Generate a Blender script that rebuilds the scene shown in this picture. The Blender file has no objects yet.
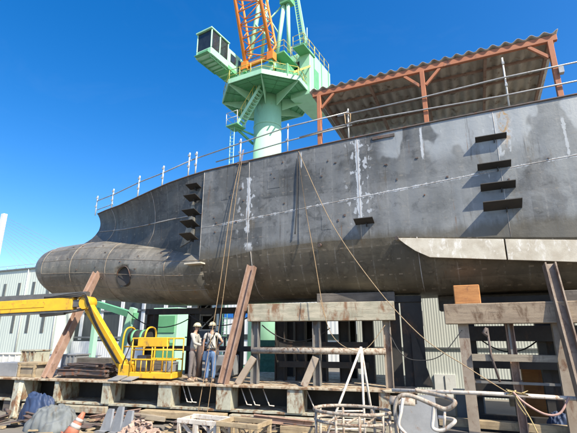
import bpy, bmesh, math, random
from math import sin, cos, tan, pi, radians, sqrt, atan2, hypot
from mathutils import Vector, Matrix
random.seed(11)
scene = bpy.context.scene
COL = scene.collection

# ------------------------------------------------------------------ camera
FPX, PITCH, YAW, EYE = 416.0, radians(16.0), radians(23.7), 1.5
fw = Vector((-sin(YAW)*cos(PITCH), cos(YAW)*cos(PITCH), sin(PITCH)))
rt = Vector((cos(YAW), sin(YAW), 0))
up = rt.cross(fw)
cam_d = bpy.data.cameras.new('camera'); cam = bpy.data.objects.new('camera', cam_d); COL.objects.link(cam)
cam.location = (0, 0, EYE)
cam.matrix_world = Matrix(((rt.x, up.x, -fw.x, 0), (rt.y, up.y, -fw.y, 0), (rt.z, up.z, -fw.z, EYE), (0, 0, 0, 1)))
cam_d.sensor_width = 36.0; cam_d.lens = FPX/577*36.0; cam_d.clip_end = 6000; cam_d.clip_start = 0.05
scene.camera = cam

def ray(x, y):
    return fw + rt*((x-288.5)/FPX) + up*((216.5-y)/FPX)
def at(x, y, Y=None, Z=None):
    d = ray(x, y); t = Y/d.y if Y is not None else (Z-EYE)/d.z
    return Vector((d.x*t, d.y*t, EYE+d.z*t))
# launching cradle frame: u along the cradle, v away from the viewer
DA = radians(8.0)
DO = Vector((-2.0, 13.0, 0)); DU = Vector((cos(DA), sin(DA), 0)); DV = Vector((-sin(DA), cos(DA), 0)); ZZ = Vector((0, 0, 1))
def dk(u, v, z=0.0): return DO + DU*u + DV*v + ZZ*z
def onv(x, y, v):
    d = ray(x, y); o = Vector((0, 0, EYE))
    t = (v - (o-DO).dot(DV))/d.dot(DV); p = o + d*t
    return (p-DO).dot(DU), p.z
def ondeck(x, y, z=0.0):
    p = at(x, y, Z=z); return (p-DO).dot(DU), (p-DO).dot(DV)

# ------------------------------------------------------------------ materials
def lin(c): return tuple(c)+(1.0,) if len(c) == 3 else c
class NT:
    def __init__(s, name):
        s.m = bpy.data.materials.new(name); s.m.use_nodes = True; s.t = s.m.node_tree; s.t.nodes.clear()
        s.out = s.n('ShaderNodeOutputMaterial'); s.b = s.n('ShaderNodeBsdfPrincipled'); s.l(s.b.outputs[0], s.out.inputs[0])
    def n(s, k, **kw):
        x = s.t.nodes.new(k)
        for a, v in kw.items(): setattr(x, a, v)
        return x
    def l(s, a, b): s.t.links.new(a, b)
    def val(s, inp, v):
        if hasattr(v, 'is_output'): s.l(v, inp)
        else: inp.default_value = v
    def math(s, op, a, b=None, c=None, clamp=False):
        x = s.n('ShaderNodeMath', operation=op); x.use_clamp = clamp
        s.val(x.inputs[0], a)
        if b is not None: s.val(x.inputs[1], b)
        if c is not None: s.val(x.inputs[2], c)
        return x.outputs[0]
    def noise(s, vec, scale, detail=5, rough=.6, dist=0.0, col=False):
        x = s.n('ShaderNodeTexNoise'); x.inputs['Scale'].default_value = scale; x.inputs['Detail'].default_value = detail
        x.inputs['Roughness'].default_value = rough; x.inputs['Distortion'].default_value = dist
        s.l(vec, x.inputs['Vector']); return x.outputs['Color' if col else 'Fac']
    def ramp(s, f, a, b):   # smooth 0..1 between a and b
        x = s.n('ShaderNodeMapRange', interpolation_type='SMOOTHSTEP'); s.l(f, x.inputs[0])
        x.inputs[1].default_value = a; x.inputs[2].default_value = b; return x.outputs[0]
    def mix(s, f, a, b):
        x = s.n('ShaderNodeMix', data_type='RGBA'); s.val(x.inputs[0], f)
        s.val(x.inputs[6], lin(a) if isinstance(a, tuple) else a); s.val(x.inputs[7], lin(b) if isinstance(b, tuple) else b)
        return x.outputs[2]
    def mapping(s, vec, sc):
        x = s.n('ShaderNodeMapping'); s.l(vec, x.inputs[0]); x.inputs['Scale'].default_value = sc; return x.outputs[0]
    def bump(s, h, strength, dist=.02):
        x = s.n('ShaderNodeBump'); x.inputs['Strength'].default_value = strength; x.inputs['Distance'].default_value = dist
        s.l(h, x.inputs['Height']); s.l(x.outputs[0], s.b.inputs['Normal'])
    def obj(s):
        tc = s.n('ShaderNodeTexCoord'); oi = s.n('ShaderNodeObjectInfo')
        v = s.n('ShaderNodeVectorMath', operation='ADD'); s.l(tc.outputs['Object'], v.inputs[0])
        k = s.math('MULTIPLY', oi.outputs['Random'], 37.0); s.l(k, v.inputs[1]); return v.outputs[0]

def surf(name, c1, c2=None, scale=3.0, rough=.6, metal=0.0, bump=.15, dirt=None, dirt_amt=.0, stretch=(1, 1, 1), fine=40.0, speck=.15):
    t = NT(name); v = t.obj(); c2 = c2 or tuple(x*.75 for x in c1)
    vs = t.mapping(v, stretch)
    n1 = t.noise(vs, scale, 6, .62); n2 = t.noise(vs, fine, 3, .6)
    f = t.ramp(n1, .32, .68); col = t.mix(f, c1, c2)
    k = t.ramp(n2, .35, .75); k = t.math('MULTIPLY', k, speck)
    col = t.mix(k, col, tuple(x*.45 for x in c1))
    if 'timber' in name or 'pine' in name:
        g = t.noise(t.mapping(v, (.5, .5, 16)), 2.2, 5, .65, .5); col = t.mix(t.math('MULTIPLY', t.ramp(g, .57, .66), .65), col, tuple(x*.35 for x in c1))
        g2 = t.noise(v, .9, 4, .6); col = t.mix(t.math('MULTIPLY', t.ramp(g2, .5, .7), .45), col, tuple(x*.5 for x in c2))
        n1 = t.math('SUBTRACT', n1, t.math('MULTIPLY', t.ramp(g, .56, .64), .6))
    if dirt:
        d = t.noise(t.mapping(v, (1, 1, .45)), scale*1.7, 8, .7, .4); d = t.ramp(d, .62-dirt_amt*.3, .78-dirt_amt*.3)
        col = t.mix(d, col, dirt)
    t.l(col, t.b.inputs['Base Color'])
    r = t.math('MULTIPLY_ADD', n1, .25, rough-.12, clamp=True); t.l(r, t.b.inputs['Roughness'])
    t.b.inputs['Metallic'].default_value = metal
    if bump: t.bump(t.math('ADD', n2, n1), bump, .015)
    return t.m

RUST = (.16, .065, .03)
MT = {}
MT['rust_beam'] = surf('red_rust_steel', (.34, .235, .18), (.25, .155, .115), 2.5, .7, 0, .2, (.10, .05, .03), .3)
MT['primer_beam'] = surf('red_primer_steel', (.44, .17, .08), (.36, .135, .065), 2.0, .6, 0, .1, (.18, .09, .06), .25)
MT['timber'] = surf('weathered_timber', (.38, .33, .25), (.26, .22, .165), 1.6, .85, 0, .35, (.14, .11, .08), .25, (1, 1, 6), 30, .4)
MT['timber_green'] = surf('faded_green_timber', (.46, .42, .32), (.29, .28, .21), 1.4, .85, 0, .35, (.20, .11, .06), .5, (1, 1, 5), 24, .3)
MT['timber_dark'] = surf('old_dark_timber', (.14, .125, .11), (.09, .08, .07), 1.6, .85, 0, .35, (.05, .045, .04), .3, (1, 1, 5), 24, .3)
MT['timber_orange'] = surf('fresh_orange_timber', (.52, .24, .08), (.42, .18, .06), 2.0, .8, 0, .25, (.25, .11, .05), .25, (1, 1, 6), 30, .3)
MT['pine'] = surf('pine_planks', (.43, .34, .21), (.30, .23, .14), 2.5, .8, 0, .25, (.22, .16, .10), .3, (1, 6, 6), 30, .3)
MT['girder'] = surf('pale_grey_green_girder_paint', (.45, .45, .36), (.33, .33, .26), 2.2, .65, 0, .12, (.17, .09, .045), .55)
MT['girder_edge'] = surf('worn_cream_flange', (.50, .44, .33), (.33, .27, .19), 3.0, .7, 0, .25, (.18, .10, .05), .6)
MT['girder_dark'] = surf('shaded_girder_inside', (.06, .055, .05), (.045, .04, .035), 2.0, .8, 0, .1)  # near-black colour stands in for the shade inside the girder cells
MT['post'] = surf('grey_steel_post', (.20, .20, .19), (.145, .14, .13), 1.8, .7, 0, .15, (.12, .075, .05), .3)
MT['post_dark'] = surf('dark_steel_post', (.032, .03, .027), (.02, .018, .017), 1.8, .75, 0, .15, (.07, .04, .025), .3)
MT['post_lit'] = surf('lit_tan_steel_post', (.34, .29, .23), (.26, .21, .16), 1.8, .75, 0, .15, (.15, .08, .05), .3)  # tan post steel with the sunlit tone put into its colour
MT['pipe'] = surf('galvanised_pipe', (.46, .47, .46), (.36, .36, .35), 6.0, .42, .35, .06, (.22, .13, .08), .2)
MT['pipe_white'] = surf('white_painted_tube', (.66, .62, .55), (.52, .47, .40), 5.0, .55, 0, .1, (.30, .18, .11), .35)
MT['pipe_rusty'] = surf('rusted_pale_tube', (.40, .36, .30), (.28, .24, .19), 7.0, .7, 0, .25, (.15, .085, .05), .5)
MT['crane_green'] = surf('pale_mint_crane_paint', (.40, .72, .50), (.34, .63, .43), .9, .5, 0, .04, (.33, .42, .27), .16, (1, 1, .35), 12, .08)
MT['crane_deep'] = surf('mint_plate_and_shade', (.15, .43, .22), (.12, .36, .18), .6, .55, 0, .03, (.25, .40, .27), .12, (1, 1, 1), 12, .08)  # deeper green paints in the shade on the crane's undersides
MT['crane_yellow'] = surf('crane_yellow_rail', (.72, .62, .16), None, 2, .5, 0, 0)
MT['crane_orange'] = surf('orange_jib_paint', (.78, .25, .035), (.70, .21, .03), 1, .5, 0, .03)
MT['glass_dark'] = surf('dark_tinted_glass', (.03, .04, .045), (.02, .025, .03), 2, .12, 0, 0, speck=0)
MT['lift_yellow'] = surf('yellow_lift_paint', (.74, .43, .02), (.62, .35, .025), 2.5, .45, 0, .06, (.22, .13, .05), .28)
MT['lift_grey'] = surf('grey_lift_steel', (.17, .17, .165), (.12, .12, .12), 3, .45, .4, .05)
MT['rubber'] = surf('black_rubber', (.025, .025, .025), None, 8, .8, 0, .1)
MT['white_metal'] = surf('white_painted_metal', (.72, .73, .70), (.62, .63, .60), 3, .5, 0, .05, (.35, .27, .2), .12)
MT['rope_brown'] = surf('manila_rope', (.36, .25, .14), None, 20, .9, 0, .3)
MT['rope_yellow'] = surf('yellowed_rope', (.46, .36, .17), None, 20, .9, 0, .3)
MT['rope_dark'] = surf('dark_hose', (.03, .03, .03), None, 20, .7, 0, .1)
MT['hose_pink'] = surf('dusty_pink_hose', (.48, .30, .25), None, 10, .7, 0, .1)
MT['sheet'] = surf('roof_sheet', (.50, .47, .41), (.36, .33, .285), 1.2, .7, 0, .1, (.16, .10, .06), .3, (4, 1, 1))
MT['primer_white'] = surf('mottled_pale_primer', (.60, .56, .46), (.46, .41, .32), 2.6, .7, 0, .15, (.74, .72, .66), .35)
MT['clip'] = surf('shaded_steel_clip', (.022, .022, .022), (.03, .028, .026), 4, .7, 0, .1, (.06, .035, .02), .1)  # black paints in the shaded bracket undersides, to merge with their shadows
MT['steel_grey'] = surf('grey_sheet_steel', (.32, .33, .34), (.24, .25, .26), 1.8, .5, .3, .06, (.22, .13, .08), .2)
MT['scrap'] = surf('rusty_dark_scrap', (.13, .10, .09), (.08, .07, .065), 3, .75, .1, .3, (.16, .07, .04), .4)
MT['tarp_grey'] = surf('grey_white_woven_bag', (.17, .19, .195), (.125, .14, .145), 2, .85, 0, .35, (.12, .11, .09), .25, (1, 1, 1), 90, .35)
MT['tarp_blue'] = surf('blue_tarpaulin', (.035, .06, .13), (.025, .045, .10), 3, .6, 0, .2)
MT['cone'] = surf('faded_orange_cone', (.42, .12, .06), (.40, .17, .11), 4, .6, 0, .05, (.4, .2, .13), .2)
MT['cone_white'] = surf('white_cone_band', (.50, .46, .42), None, 4, .6, 0, 0)
MT['skin'] = surf('skin', (.48, .29, .2), None, 10, .6, 0, 0, speck=.03)
MT['shore_tan'] = surf('tan_brown_steel', (.27, .215, .165), (.18, .135, .1), 2.5, .65, 0, .2, (.10, .055, .035), .35)
MT['glass_grey'] = surf('grey_window', (.11, .125, .125), (.085, .095, .095), 2, .3, 0, 0, speck=0)
MT['shirt_white'] = surf('white_cotton', (.60, .57, .50), (.47, .44, .38), 8, .9, 0, .4)
MT['jacket_pale'] = surf('pale_grey_work_jacket', (.42, .41, .37), (.32, .31, .28), 8, .9, 0, .2)
MT['jeans'] = surf('blue_denim', (.075, .145, .29), (.12, .20, .34), 5, .9, 0, .2)
MT['trousers'] = surf('grey_brown_trousers', (.16, .14, .135), (.12, .105, .10), 6, .9, 0, .2)
MT['helmet'] = surf('cream_hard_hat', (.62, .55, .38), None, 6, .35, 0, 0, speck=.03)
MT['strap'] = surf('black_webbing', (.03, .03, .032), None, 10, .8, 0, 0)
MT['glove'] = surf('dark_glove', (.10, .09, .085), None, 10, .9, 0, .1)
MT['boot'] = surf('tan_boot', (.30, .23, .16), None, 10, .8, 0, .1)
MT['blue_panel'] = surf('blue_band_panel', (.02, .19, .62), None, 2, .5, 0, 0)
MT['roof_dark'] = surf('dark_roof_trim', (.16, .17, .17), None, 2, .6, 0, .05)
MT['concrete_white'] = surf('pale_concrete', (.72, .73, .73), (.65, .66, .66), .05, .7, 0, 0, fine=1)
MT['cable'] = surf('bridge_cable', (.34, .37, .40), None, .1, .6, 0, 0, fine=1)

def ribbed(name, c1, c2, pitch, dirt=(.3, .27, .22), axis=0, damt=.15, k=.35):
    t = NT(name); tc = t.n('ShaderNodeTexCoord'); s = t.n('ShaderNodeSeparateXYZ'); t.l(tc.outputs['Object'], s.inputs[0])
    x = s.outputs[axis]; w = t.math('SINE', t.math('MULTIPLY', x, 2*pi/pitch)); g = t.ramp(w, .55, .95)
    n = t.noise(t.mapping(tc.outputs['Object'], (.5, .5, .12)), 1.1, 6, .65); f = t.ramp(n, .3, .7)
    col = t.mix(f, c1, c2); d = t.ramp(t.noise(t.mapping(tc.outputs['Object'], (1.4, 1.4, .12)), .8, 7, .7), .66-.3*damt, .85-.3*damt)
    col = t.mix(t.math('MULTIPLY', d, .6), col, dirt)
    t.l(col, t.b.inputs['Base Color']); t.b.inputs['Roughness'].default_value = .55
    t.bump(w, k, .03); return t.m
MT['clad_green'] = ribbed('pale_green_cladding', (.58, .64, .57), (.53, .59, .53), .5)
MT['clad_dark'] = ribbed('dark_cladding', (.045, .055, .055), (.035, .04, .042), .6)
MT['clad_pale'] = ribbed('pale_corrugated_wall', (.54, .57, .52), (.47, .50, .46), .12, k=.2)
MT['clad_white'] = ribbed('white_wall', (.68, .69, .67), (.62, .63, .62), .4)

# hull: world-space plate pattern (the hull never moves in this scene)
def hull_mat(name, base, alt, brown, low=False):
    t = NT(name); g = t.n('ShaderNodeNewGeometry'); P = g.outputs['Position']; s = t.n('ShaderNodeSeparateXYZ'); t.l(P, s.inputs[0])
    X, Y, Z = s.outputs
    n1 = t.noise(P, .55, 7, .62, .3); n2 = t.noise(t.mapping(P, (3.2, 1, .5)), 1.0, 6, .65); n3 = t.noise(P, 9, 5, .7); n4 = t.noise(t.mapping(P, (.6, 1, 3.0)), 1.3, 6, .7, .6)
    col = t.mix(t.ramp(n1, .38, .62), base, alt)
    col = t.mix(t.math('MULTIPLY', t.ramp(n2, .45, .75), .5), col, tuple(min(1, c*1.5) for c in base))
    col = t.mix(t.math('MULTIPLY', t.ramp(n4, .52, .74), .55), col, tuple(c*.55 for c in base))
    col = t.mix(t.math('MULTIPLY', t.ramp(n3, .55, .8), .35), col, brown)
    n5 = t.noise(P, 2.1, 7, .72, .8); col = t.mix(t.math('MULTIPLY', t.ramp(n5, .50, .66), .6), col, tuple(c*.5 for c in base))
    n6 = t.noise(t.mapping(P, (1, 1, .7)), 3.1, 7, .75, 1.2); col = t.mix(t.math('MULTIPLY', t.ramp(n6, .56, .68), .4), col, tuple(min(1, c*2.3) for c in base))
    # per-plate tint
    pl = t.n('ShaderNodeTexBrick'); pl.offset = .37
    cb = t.n('ShaderNodeCombineXYZ'); t.l(X, cb.inputs[0]); t.l(Z, cb.inputs[1]); t.l(cb.outputs[0], pl.inputs[0])
    pl.inputs['Scale'].default_value = 1; pl.inputs['Brick Width'].default_value = 2.85; pl.inputs['Row Height'].default_value = 1.06; pl.inputs['Mortar Size'].default_value = 0.0
    pl.inputs['Color1'].default_value = (.72, .72, .72, 1); pl.inputs['Color2'].default_value = (1.28, 1.26, 1.24, 1); pl.inputs['Bias'].default_value = -.1
    mm = t.n('ShaderNodeMix', data_type='RGBA', blend_type='MULTIPLY'); mm.inputs[0].default_value = .8
    t.l(col, mm.inputs[6]); t.l(pl.outputs[0], mm.inputs[7]); col = mm.outputs[2]
    # frame burn lines each 0.62 m
    fx = t.math('FRACT', t.math('DIVIDE', t.math('ADD', X, t.math('MULTIPLY', n3, .05)), .62))
    ln = t.math('SUBTRACT', 1.0, t.ramp(t.math('ABSOLUTE', t.math('SUBTRACT', fx, .5)), .012, .05))
    ln = t.math('MULTIPLY', ln, t.math('MULTIPLY', t.ramp(t.math('ADD', n3, t.math('MULTIPLY', n1, .6)), .72, .95), .32))
    col = t.mix(ln, col, (.34, .33, .30))
    # stringer stitch marks
    fz = t.math('FRACT', t.math('DIVIDE', Z, .52 if not low else .45))
    lz = t.math('SUBTRACT', 1.0, t.ramp(t.math('ABSOLUTE', t.math('SUBTRACT', fz, .5)), .02, .06))
    st = t.ramp(t.math('SINE', t.math('MULTIPLY', X, 21.0)), .1, .6)
    lz = t.math('MULTIPLY', t.math('MULTIPLY', lz, st), t.math('MULTIPLY', t.ramp(n2, .4, .65), .7 if low else .28))
    col = t.mix(lz, col, (.36, .30, .23))
    # chalk and primer flecks
    fl = t.noise(t.mapping(P, (1, 1, .35)), 5.5, 3, .5, 1.2); fl = t.ramp(fl, .70, .74)
    fl = t.math('MULTIPLY', fl, t.ramp(t.noise(P, .7, 3), .5, .62))
    col = t.mix(t.math('MULTIPLY', fl, .75), col, (.55, .56, .55))
    # long chalky scuffs
    sc = t.noise(t.mapping(P, (.5, 1, 9)), 2.4, 4, .6, .8); sc = t.math('MULTIPLY', t.ramp(sc, .66, .72), t.ramp(t.noise(P, .8, 3), .48, .6))
    col = t.mix(t.math('MULTIPLY', sc, .45), col, (.48, .47, .45))
    # big scoured pale patches
    bp = t.ramp(t.noise(P, .42, 4, .55, .5), .60, .64)
    col = t.mix(t.math('MULTIPLY', bp, .35), col, tuple(min(1, c*2.1) for c in base))
    if name == 'grey_hull_plate':   # primer brushed along the joints
        nd = t.noise(t.mapping(P, (1, 1, .6)), 6.0, 6, .75, 1.0); nb = t.noise(P, 1.3, 3)
        tot = None
        def plus(a, b): return b if a is None else t.math('MAXIMUM', a, b)
        for X0, z0, z1, wd in [(-7.35, 5.1, 7.35, .10), (-3.12, 5.0, 8.1, .11), (-1.0, 6.9, 8.1, .05), (1.2, 6.6, 8.1, .07), (-7.3, 4.4, 4.8, .2), (-5.2, 7.3, 8.0, .03), (2.9, 6.3, 7.6, .05)]:
            d = t.math('ABSOLUTE', t.math('SUBTRACT', X, X0)); e = t.math('ADD', t.math('DIVIDE', d, wd), t.math('MULTIPLY_ADD', nd, 3.2, -1.6))
            v = t.math('SUBTRACT', 1.0, t.ramp(e, .55, .8)); zr = t.math('MULTIPLY', t.ramp(Z, z0, z0+.12), t.math('SUBTRACT', 1.0, t.ramp(Z, z1-.1, z1)))
            tot = plus(tot, t.math('MULTIPLY', v, zr))
            if wd >= .07:   # dabs at either side
                dd = t.math('SUBTRACT', 1.0, t.ramp(d, .25, .6)); sp = t.noise(t.mapping(P, (1.5, 1, 1)), 4.2, 2, .4); sp = t.ramp(sp, .63, .66)
                tot = plus(tot, t.math('MULTIPLY', t.math('MULTIPLY', sp, dd), t.math('MULTIPLY', zr, .8)))
        zl = t.math('MULTIPLY_ADD', X, .066, 6.145)
        d = t.math('ABSOLUTE', t.math('SUBTRACT', Z, zl)); e = t.math('ADD', t.math('DIVIDE', d, .055), t.math('MULTIPLY_ADD', nd, 3.6, -1.7))
        v = t.math('SUBTRACT', 1.0, t.ramp(e, .5, .85)); xr = t.ramp(t.math('MULTIPLY_ADD', nb, 1.0, 0), .40, .5)
        tot = plus(tot, t.math('MULTIPLY', v, xr))
        col = t.mix(t.math('MULTIPLY', tot, .85), col, (.55, .58, .60))
        # rubbed-bright blue-grey areas toward the right hand shell plates
        br = t.math('MULTIPLY', t.ramp(X, -3.2, 1.6), t.ramp(t.noise(P, .8, 5, .6, .6), .38, .52)); col = t.mix(t.math('MULTIPLY', br, .45), col, (.30, .32, .32)); br = t.math('MULTIPLY', t.ramp(Z, 6.6, 7.3), t.math('MULTIPLY', t.ramp(X, -2.6, -2.0), t.ramp(t.noise(t.mapping(P, (1, 1, .6)), .9, 3, .4), .44, .47))); col = t.mix(t.math('MULTIPLY', br, .55), col, (.42, .45, .46))
        # ochre run below the top edge
        oc_ = t.math('MULTIPLY', t.math('SUBTRACT', 1.0, t.ramp(t.math('ABSOLUTE', t.math('SUBTRACT', X, 1.42)), .03, .22)), t.math('MULTIPLY', t.ramp(Z, 6.6, 7.6), t.ramp(nd, .45, .6)))
        col = t.mix(oc_, col, (.36, .22, .08))
        kz = t.math('SUBTRACT', 1.0, t.ramp(t.math('ADD', t.math('SUBTRACT', Z, 4.45), t.math('MULTIPLY_ADD', n2, .8, -.4)), .0, .35)); col = t.mix(t.math('MULTIPLY', kz, .7), col, (.095, .08, .052))
    # rust weeping, stronger near knuckle
    ru = t.ramp(t.noise(t.mapping(P, (1.4, 1, .3)), 1.6, 7, .7), .58, .72)
    col = t.mix(t.math('MULTIPLY', ru, .55), col, brown)
    rn = t.noise(t.mapping(P, (7, 1, .28)), 1.5, 5, .6, .3); rn = t.math('MULTIPLY', t.ramp(rn, .58, .68), t.ramp(t.noise(P, .9, 3), .45, .6))
    col = t.mix(t.math('MULTIPLY', rn, .5), col, (.05, .043, .034))
    rn2 = t.noise(t.mapping(P, (9, 1, .22)), 1.1, 4, .6, .2); rn2 = t.math('MULTIPLY', t.ramp(rn2, .64, .71), t.ramp(t.noise(P, 1.1, 3), .5, .62))
    col = t.mix(t.math('MULTIPLY', rn2, .6), col, (.19, .105, .05))
    t.l(col, t.b.inputs['Base Color'])
    t.l(t.math('MULTIPLY_ADD', n2, .5, .25 if name == 'brown_bulb_plate' else .3, clamp=True), t.b.inputs['Roughness'])
    t.b.inputs['Metallic'].default_value = .25
    # plate waviness between frames plus grain
    wav = t.math('MULTIPLY', t.math('COSINE', t.math('MULTIPLY', X, 2*pi/.62)), .22)
    h = t.math('ADD', t.math('ADD', wav, t.math('MULTIPLY', n3, .5)), t.math('MULTIPLY', n1, 1.6))
    t.bump(h, .34, .03)
    return t.m
MT['hull'] = hull_mat('grey_hull_plate', (.098, .102, .100), (.19, .197, .196), (.115, .085, .045))
MT['hull_bow'] = hull_mat('shaded_bow_plate', (.062, .064, .064), (.105, .105, .10), (.10, .07, .04))  # darker copy of the hull plate, bow shade put into the colour
MT['hull_low'] = hull_mat('brown_hull_bottom_plate', (.10, .088, .064), (.15, .13, .095), (.12, .072, .034), True)
MT['hull_bulb'] = hull_mat('brown_bulb_plate', (.165, .155, .128), (.27, .25, .205), (.17, .10, .05), True)
MT['weld'] = surf('ground_weld_seam', (.42, .43, .43), (.26, .22, .18), 2.5, .6, .1, .1, (.22, .12, .06), .3)
MT['weld_brown'] = surf('brown_weld_seam', (.33, .29, .23), (.2, .16, .12), 2.5, .65, .1, .1, (.22, .12, .06), .3)
MT['paint_mark'] = surf('white_primer_stroke', (.60, .63, .65), (.42, .44, .46), 3.0, .7, 0, .1)

def ground_mat():
    t = NT('yard_concrete'); g = t.n('ShaderNodeNewGeometry'); P = g.outputs['Position']
    n = t.noise(P, .25, 8, .65); n2 = t.noise(P, 3.0, 6, .7); n3 = t.noise(P, 60, 3, .6)
    c = t.mix(t.ramp(n, .35, .65), (.17, .155, .13), (.12, .108, .09)); c = t.mix(t.math('MULTIPLY', t.ramp(n2, .5, .75), .5), c, (.12, .10, .08))
    c = t.mix(t.math('MULTIPLY', t.ramp(n3, .5, .8), .3), c, (.34, .32, .28))
    t.l(c, t.b.inputs['Base Color']); t.b.inputs['Roughness'].default_value = .9; t.bump(t.math('ADD', n2, t.math('MULTIPLY', n3, .3)), .4, .03); return t.m
MT['ground'] = ground_mat()

# ------------------------------------------------------------------ mesh builder
ORG = {}
def V(p): return p if isinstance(p, Vector) else Vector(p)
class MB:
    def __init__(s): s.v = []; s.f = []; s.sm = []
    def add(s, vs, fs, smooth=False):
        o = len(s.v); s.v += [V(p) for p in vs]
        for f in fs: s.f.append([i+o for i in f]); s.sm.append(smooth)
        return s
    def box(s, c, d, ax=None):
        c = V(c); a = ax or (Vector((1, 0, 0)), Vector((0, 1, 0)), Vector((0, 0, 1)))
        h = [a[i]*(d[i]/2) for i in range(3)]
        vs = [c+h[0]*i+h[1]*j+h[2]*k for k in (-1, 1) for j in (-1, 1) for i in (-1, 1)]
        return s.add(vs, [(0, 2, 3, 1), (4, 5, 7, 6), (0, 1, 5, 4), (2, 6, 7, 3), (0, 4, 6, 2), (1, 3, 7, 5)])
    def dbox(s, u0, u1, v0, v1, z0, z1):   # box in the cradle frame
        return s.box(dk((u0+u1)/2, (v0+v1)/2, (z0+z1)/2), (u1-u0, v1-v0, z1-z0), (DU, DV, ZZ))
    def frame(s, p, q, upv=(0, 0, 1)):
        d = (V(q)-V(p)); L = d.length; d = d/L; u = V(upv)
        if abs(d.dot(u)) > .98: u = Vector((0, 1, 0)) if abs(d.y) < .9 else Vector((1, 0, 0))
        x = d.cross(u).normalized(); y = x.cross(d).normalized(); return d, x, y, L
    def beam(s, p, q, w, h, upv=(0, 0, 1)):
        d, x, y, L = s.frame(p, q, upv); return s.box((V(p)+V(q))/2, (L, w, h), (d, x, y))
    def hbeam(s, p, q, w, h, t, upv=(0, 0, 1)):   # flanges w wide, h apart, normal along 'y'
        d, x, y, L = s.frame(p, q, upv); m = (V(p)+V(q))/2
        s.box(m+y*(h/2-t/2), (L, w, t), (d, x, y)); s.box(m-y*(h/2-t/2), (L, w, t), (d, x, y))
        return s.box(m, (L-.004, t*.8, h-2*t), (d, x, y))
    def tube(s, pts, r, n=8, closed=False, smooth=True):
        pts = [V(p) for p in pts]; N = len(pts); rings = []; x = None
        for i, p in enumerate(pts):
            a = pts[(i-1) % N] if (i or closed) else p; b = pts[(i+1) % N] if (i < N-1 or closed) else p
            d = (b-a).normalized()
            if x is None:
                u = Vector((0, 0, 1)) if abs(d.z) < .9 else Vector((0, 1, 0)); x = d.cross(u).normalized()
            else:
                x = (x-d*x.dot(d)).normalized()
            y = d.cross(x); rr = r[i] if isinstance(r, (list, tuple)) else r
            rings.append([p+x*(rr*cos(2*pi*k/n))+y*(rr*sin(2*pi*k/n)) for k in range(n)])
        vs = [p for R in rings for p in R]; fs = []
        for i in range(N if closed else N-1):
            j = (i+1) % N
            for k in range(n): fs.append((i*n+k, i*n+(k+1) % n, j*n+(k+1) % n, j*n+k))
        s.add(vs, fs, smooth)
        if not closed:
            o = len(s.v)-N*n; s.f.append([o+k for k in range(n-1, -1, -1)]); s.sm.append(False)
            s.f.append([o+(N-1)*n+k for k in range(n)]); s.sm.append(False)
        return s
    def cyl(s, p, q, r, r2=None, n=20): return s.tube([p, q], [r, r if r2 is None else r2], n)
    def prism(s, pts, vec):
        n = len(pts); a = [V(p) for p in pts]; v = V(vec); vs = a+[p+v for p in a]
        fs = [tuple(range(n-1, -1, -1)), tuple(range(n, 2*n))]+[(i, (i+1) % n, n+(i+1) % n, n+i) for i in range(n)]
        return s.add(vs, fs)
    def grid(s, rows, smooth=True):
        n = len(rows[0]); vs = [p for r in rows for p in r]
        return s.add(vs, [(i*n+k, (i+1)*n+k, (i+1)*n+k+1, i*n+k+1) for i in range(len(rows)-1) for k in range(n-1)], smooth)
    def build(s, name, mat, parent=None, label=None, cat=None, group=None, kind=None, bevel=0, fix=True):
        me = bpy.data.meshes.new(name)
        if parent is not None: o0 = ORG[parent]
        else:
            xs = [p.x for p in s.v]; ys = [p.y for p in s.v]; o0 = Vector(((min(xs)+max(xs))/2, (min(ys)+max(ys))/2, min(p.z for p in s.v)))
        me.from_pydata([tuple(p-o0) for p in s.v], [], s.f); me.polygons.foreach_set('use_smooth', s.sm); me.update()
        if fix:
            bm = bmesh.new(); bm.from_mesh(me); bmesh.ops.recalc_face_normals(bm, faces=bm.faces); bm.to_mesh(me); bm.free()
        me.materials.append(MT[mat] if isinstance(mat, str) else mat)
        o = bpy.data.objects.new(name, me); COL.objects.link(o)
        if parent is not None: o.parent = parent
        else: o.location = o0
        ORG[o] = o0
        if bevel:
            b = o.modifiers.new('bevel', 'BEVEL'); b.width = bevel; b.segments = 1; b.limit_method = 'ANGLE'
        if label: o['label'] = label
        if cat: o['category'] = cat
        if group: o['group'] = group
        if kind: o['kind'] = kind
        return o
def thing(name, label, cat, loc, group=None):
    o = bpy.data.objects.new(name, None); COL.objects.link(o); o.location = loc; o.empty_display_size = .3
    o['label'] = label; o['category'] = cat
    if group: o['group'] = group
    ORG[o] = V(loc).copy(); return o
def smoothpts(pts, n=10):
    pts = [V(p) for p in pts]; out = []
    for i in range(len(pts)-1):
        p0 = pts[max(i-1, 0)]; p1 = pts[i]; p2 = pts[i+1]; p3 = pts[min(i+2, len(pts)-1)]
        for k in range(n):
            t = k/n; out.append(.5*((2*p1)+(p2-p0)*t+(2*p0-5*p1+4*p2-p3)*t*t+(3*p1-p0-3*p2+p3)*t**3))
    return out+[pts[-1]]
def sag(p, q, s, n=14):
    p, q = V(p), V(q); return [p.lerp(q, i/n)-ZZ*(s*4*(i/n)*(1-i/n)) for i in range(n+1)]
def interp(tab, x):
    if x <= tab[0][0]: return tab[0][1:]
    for a, b in zip(tab, tab[1:]):
        if x <= b[0]:
            k = (x-a[0])/(b[0]-a[0]); return tuple(p+(q-p)*k for p, q in zip(a[1:], b[1:]))
    return tab[-1][1:]

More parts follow.
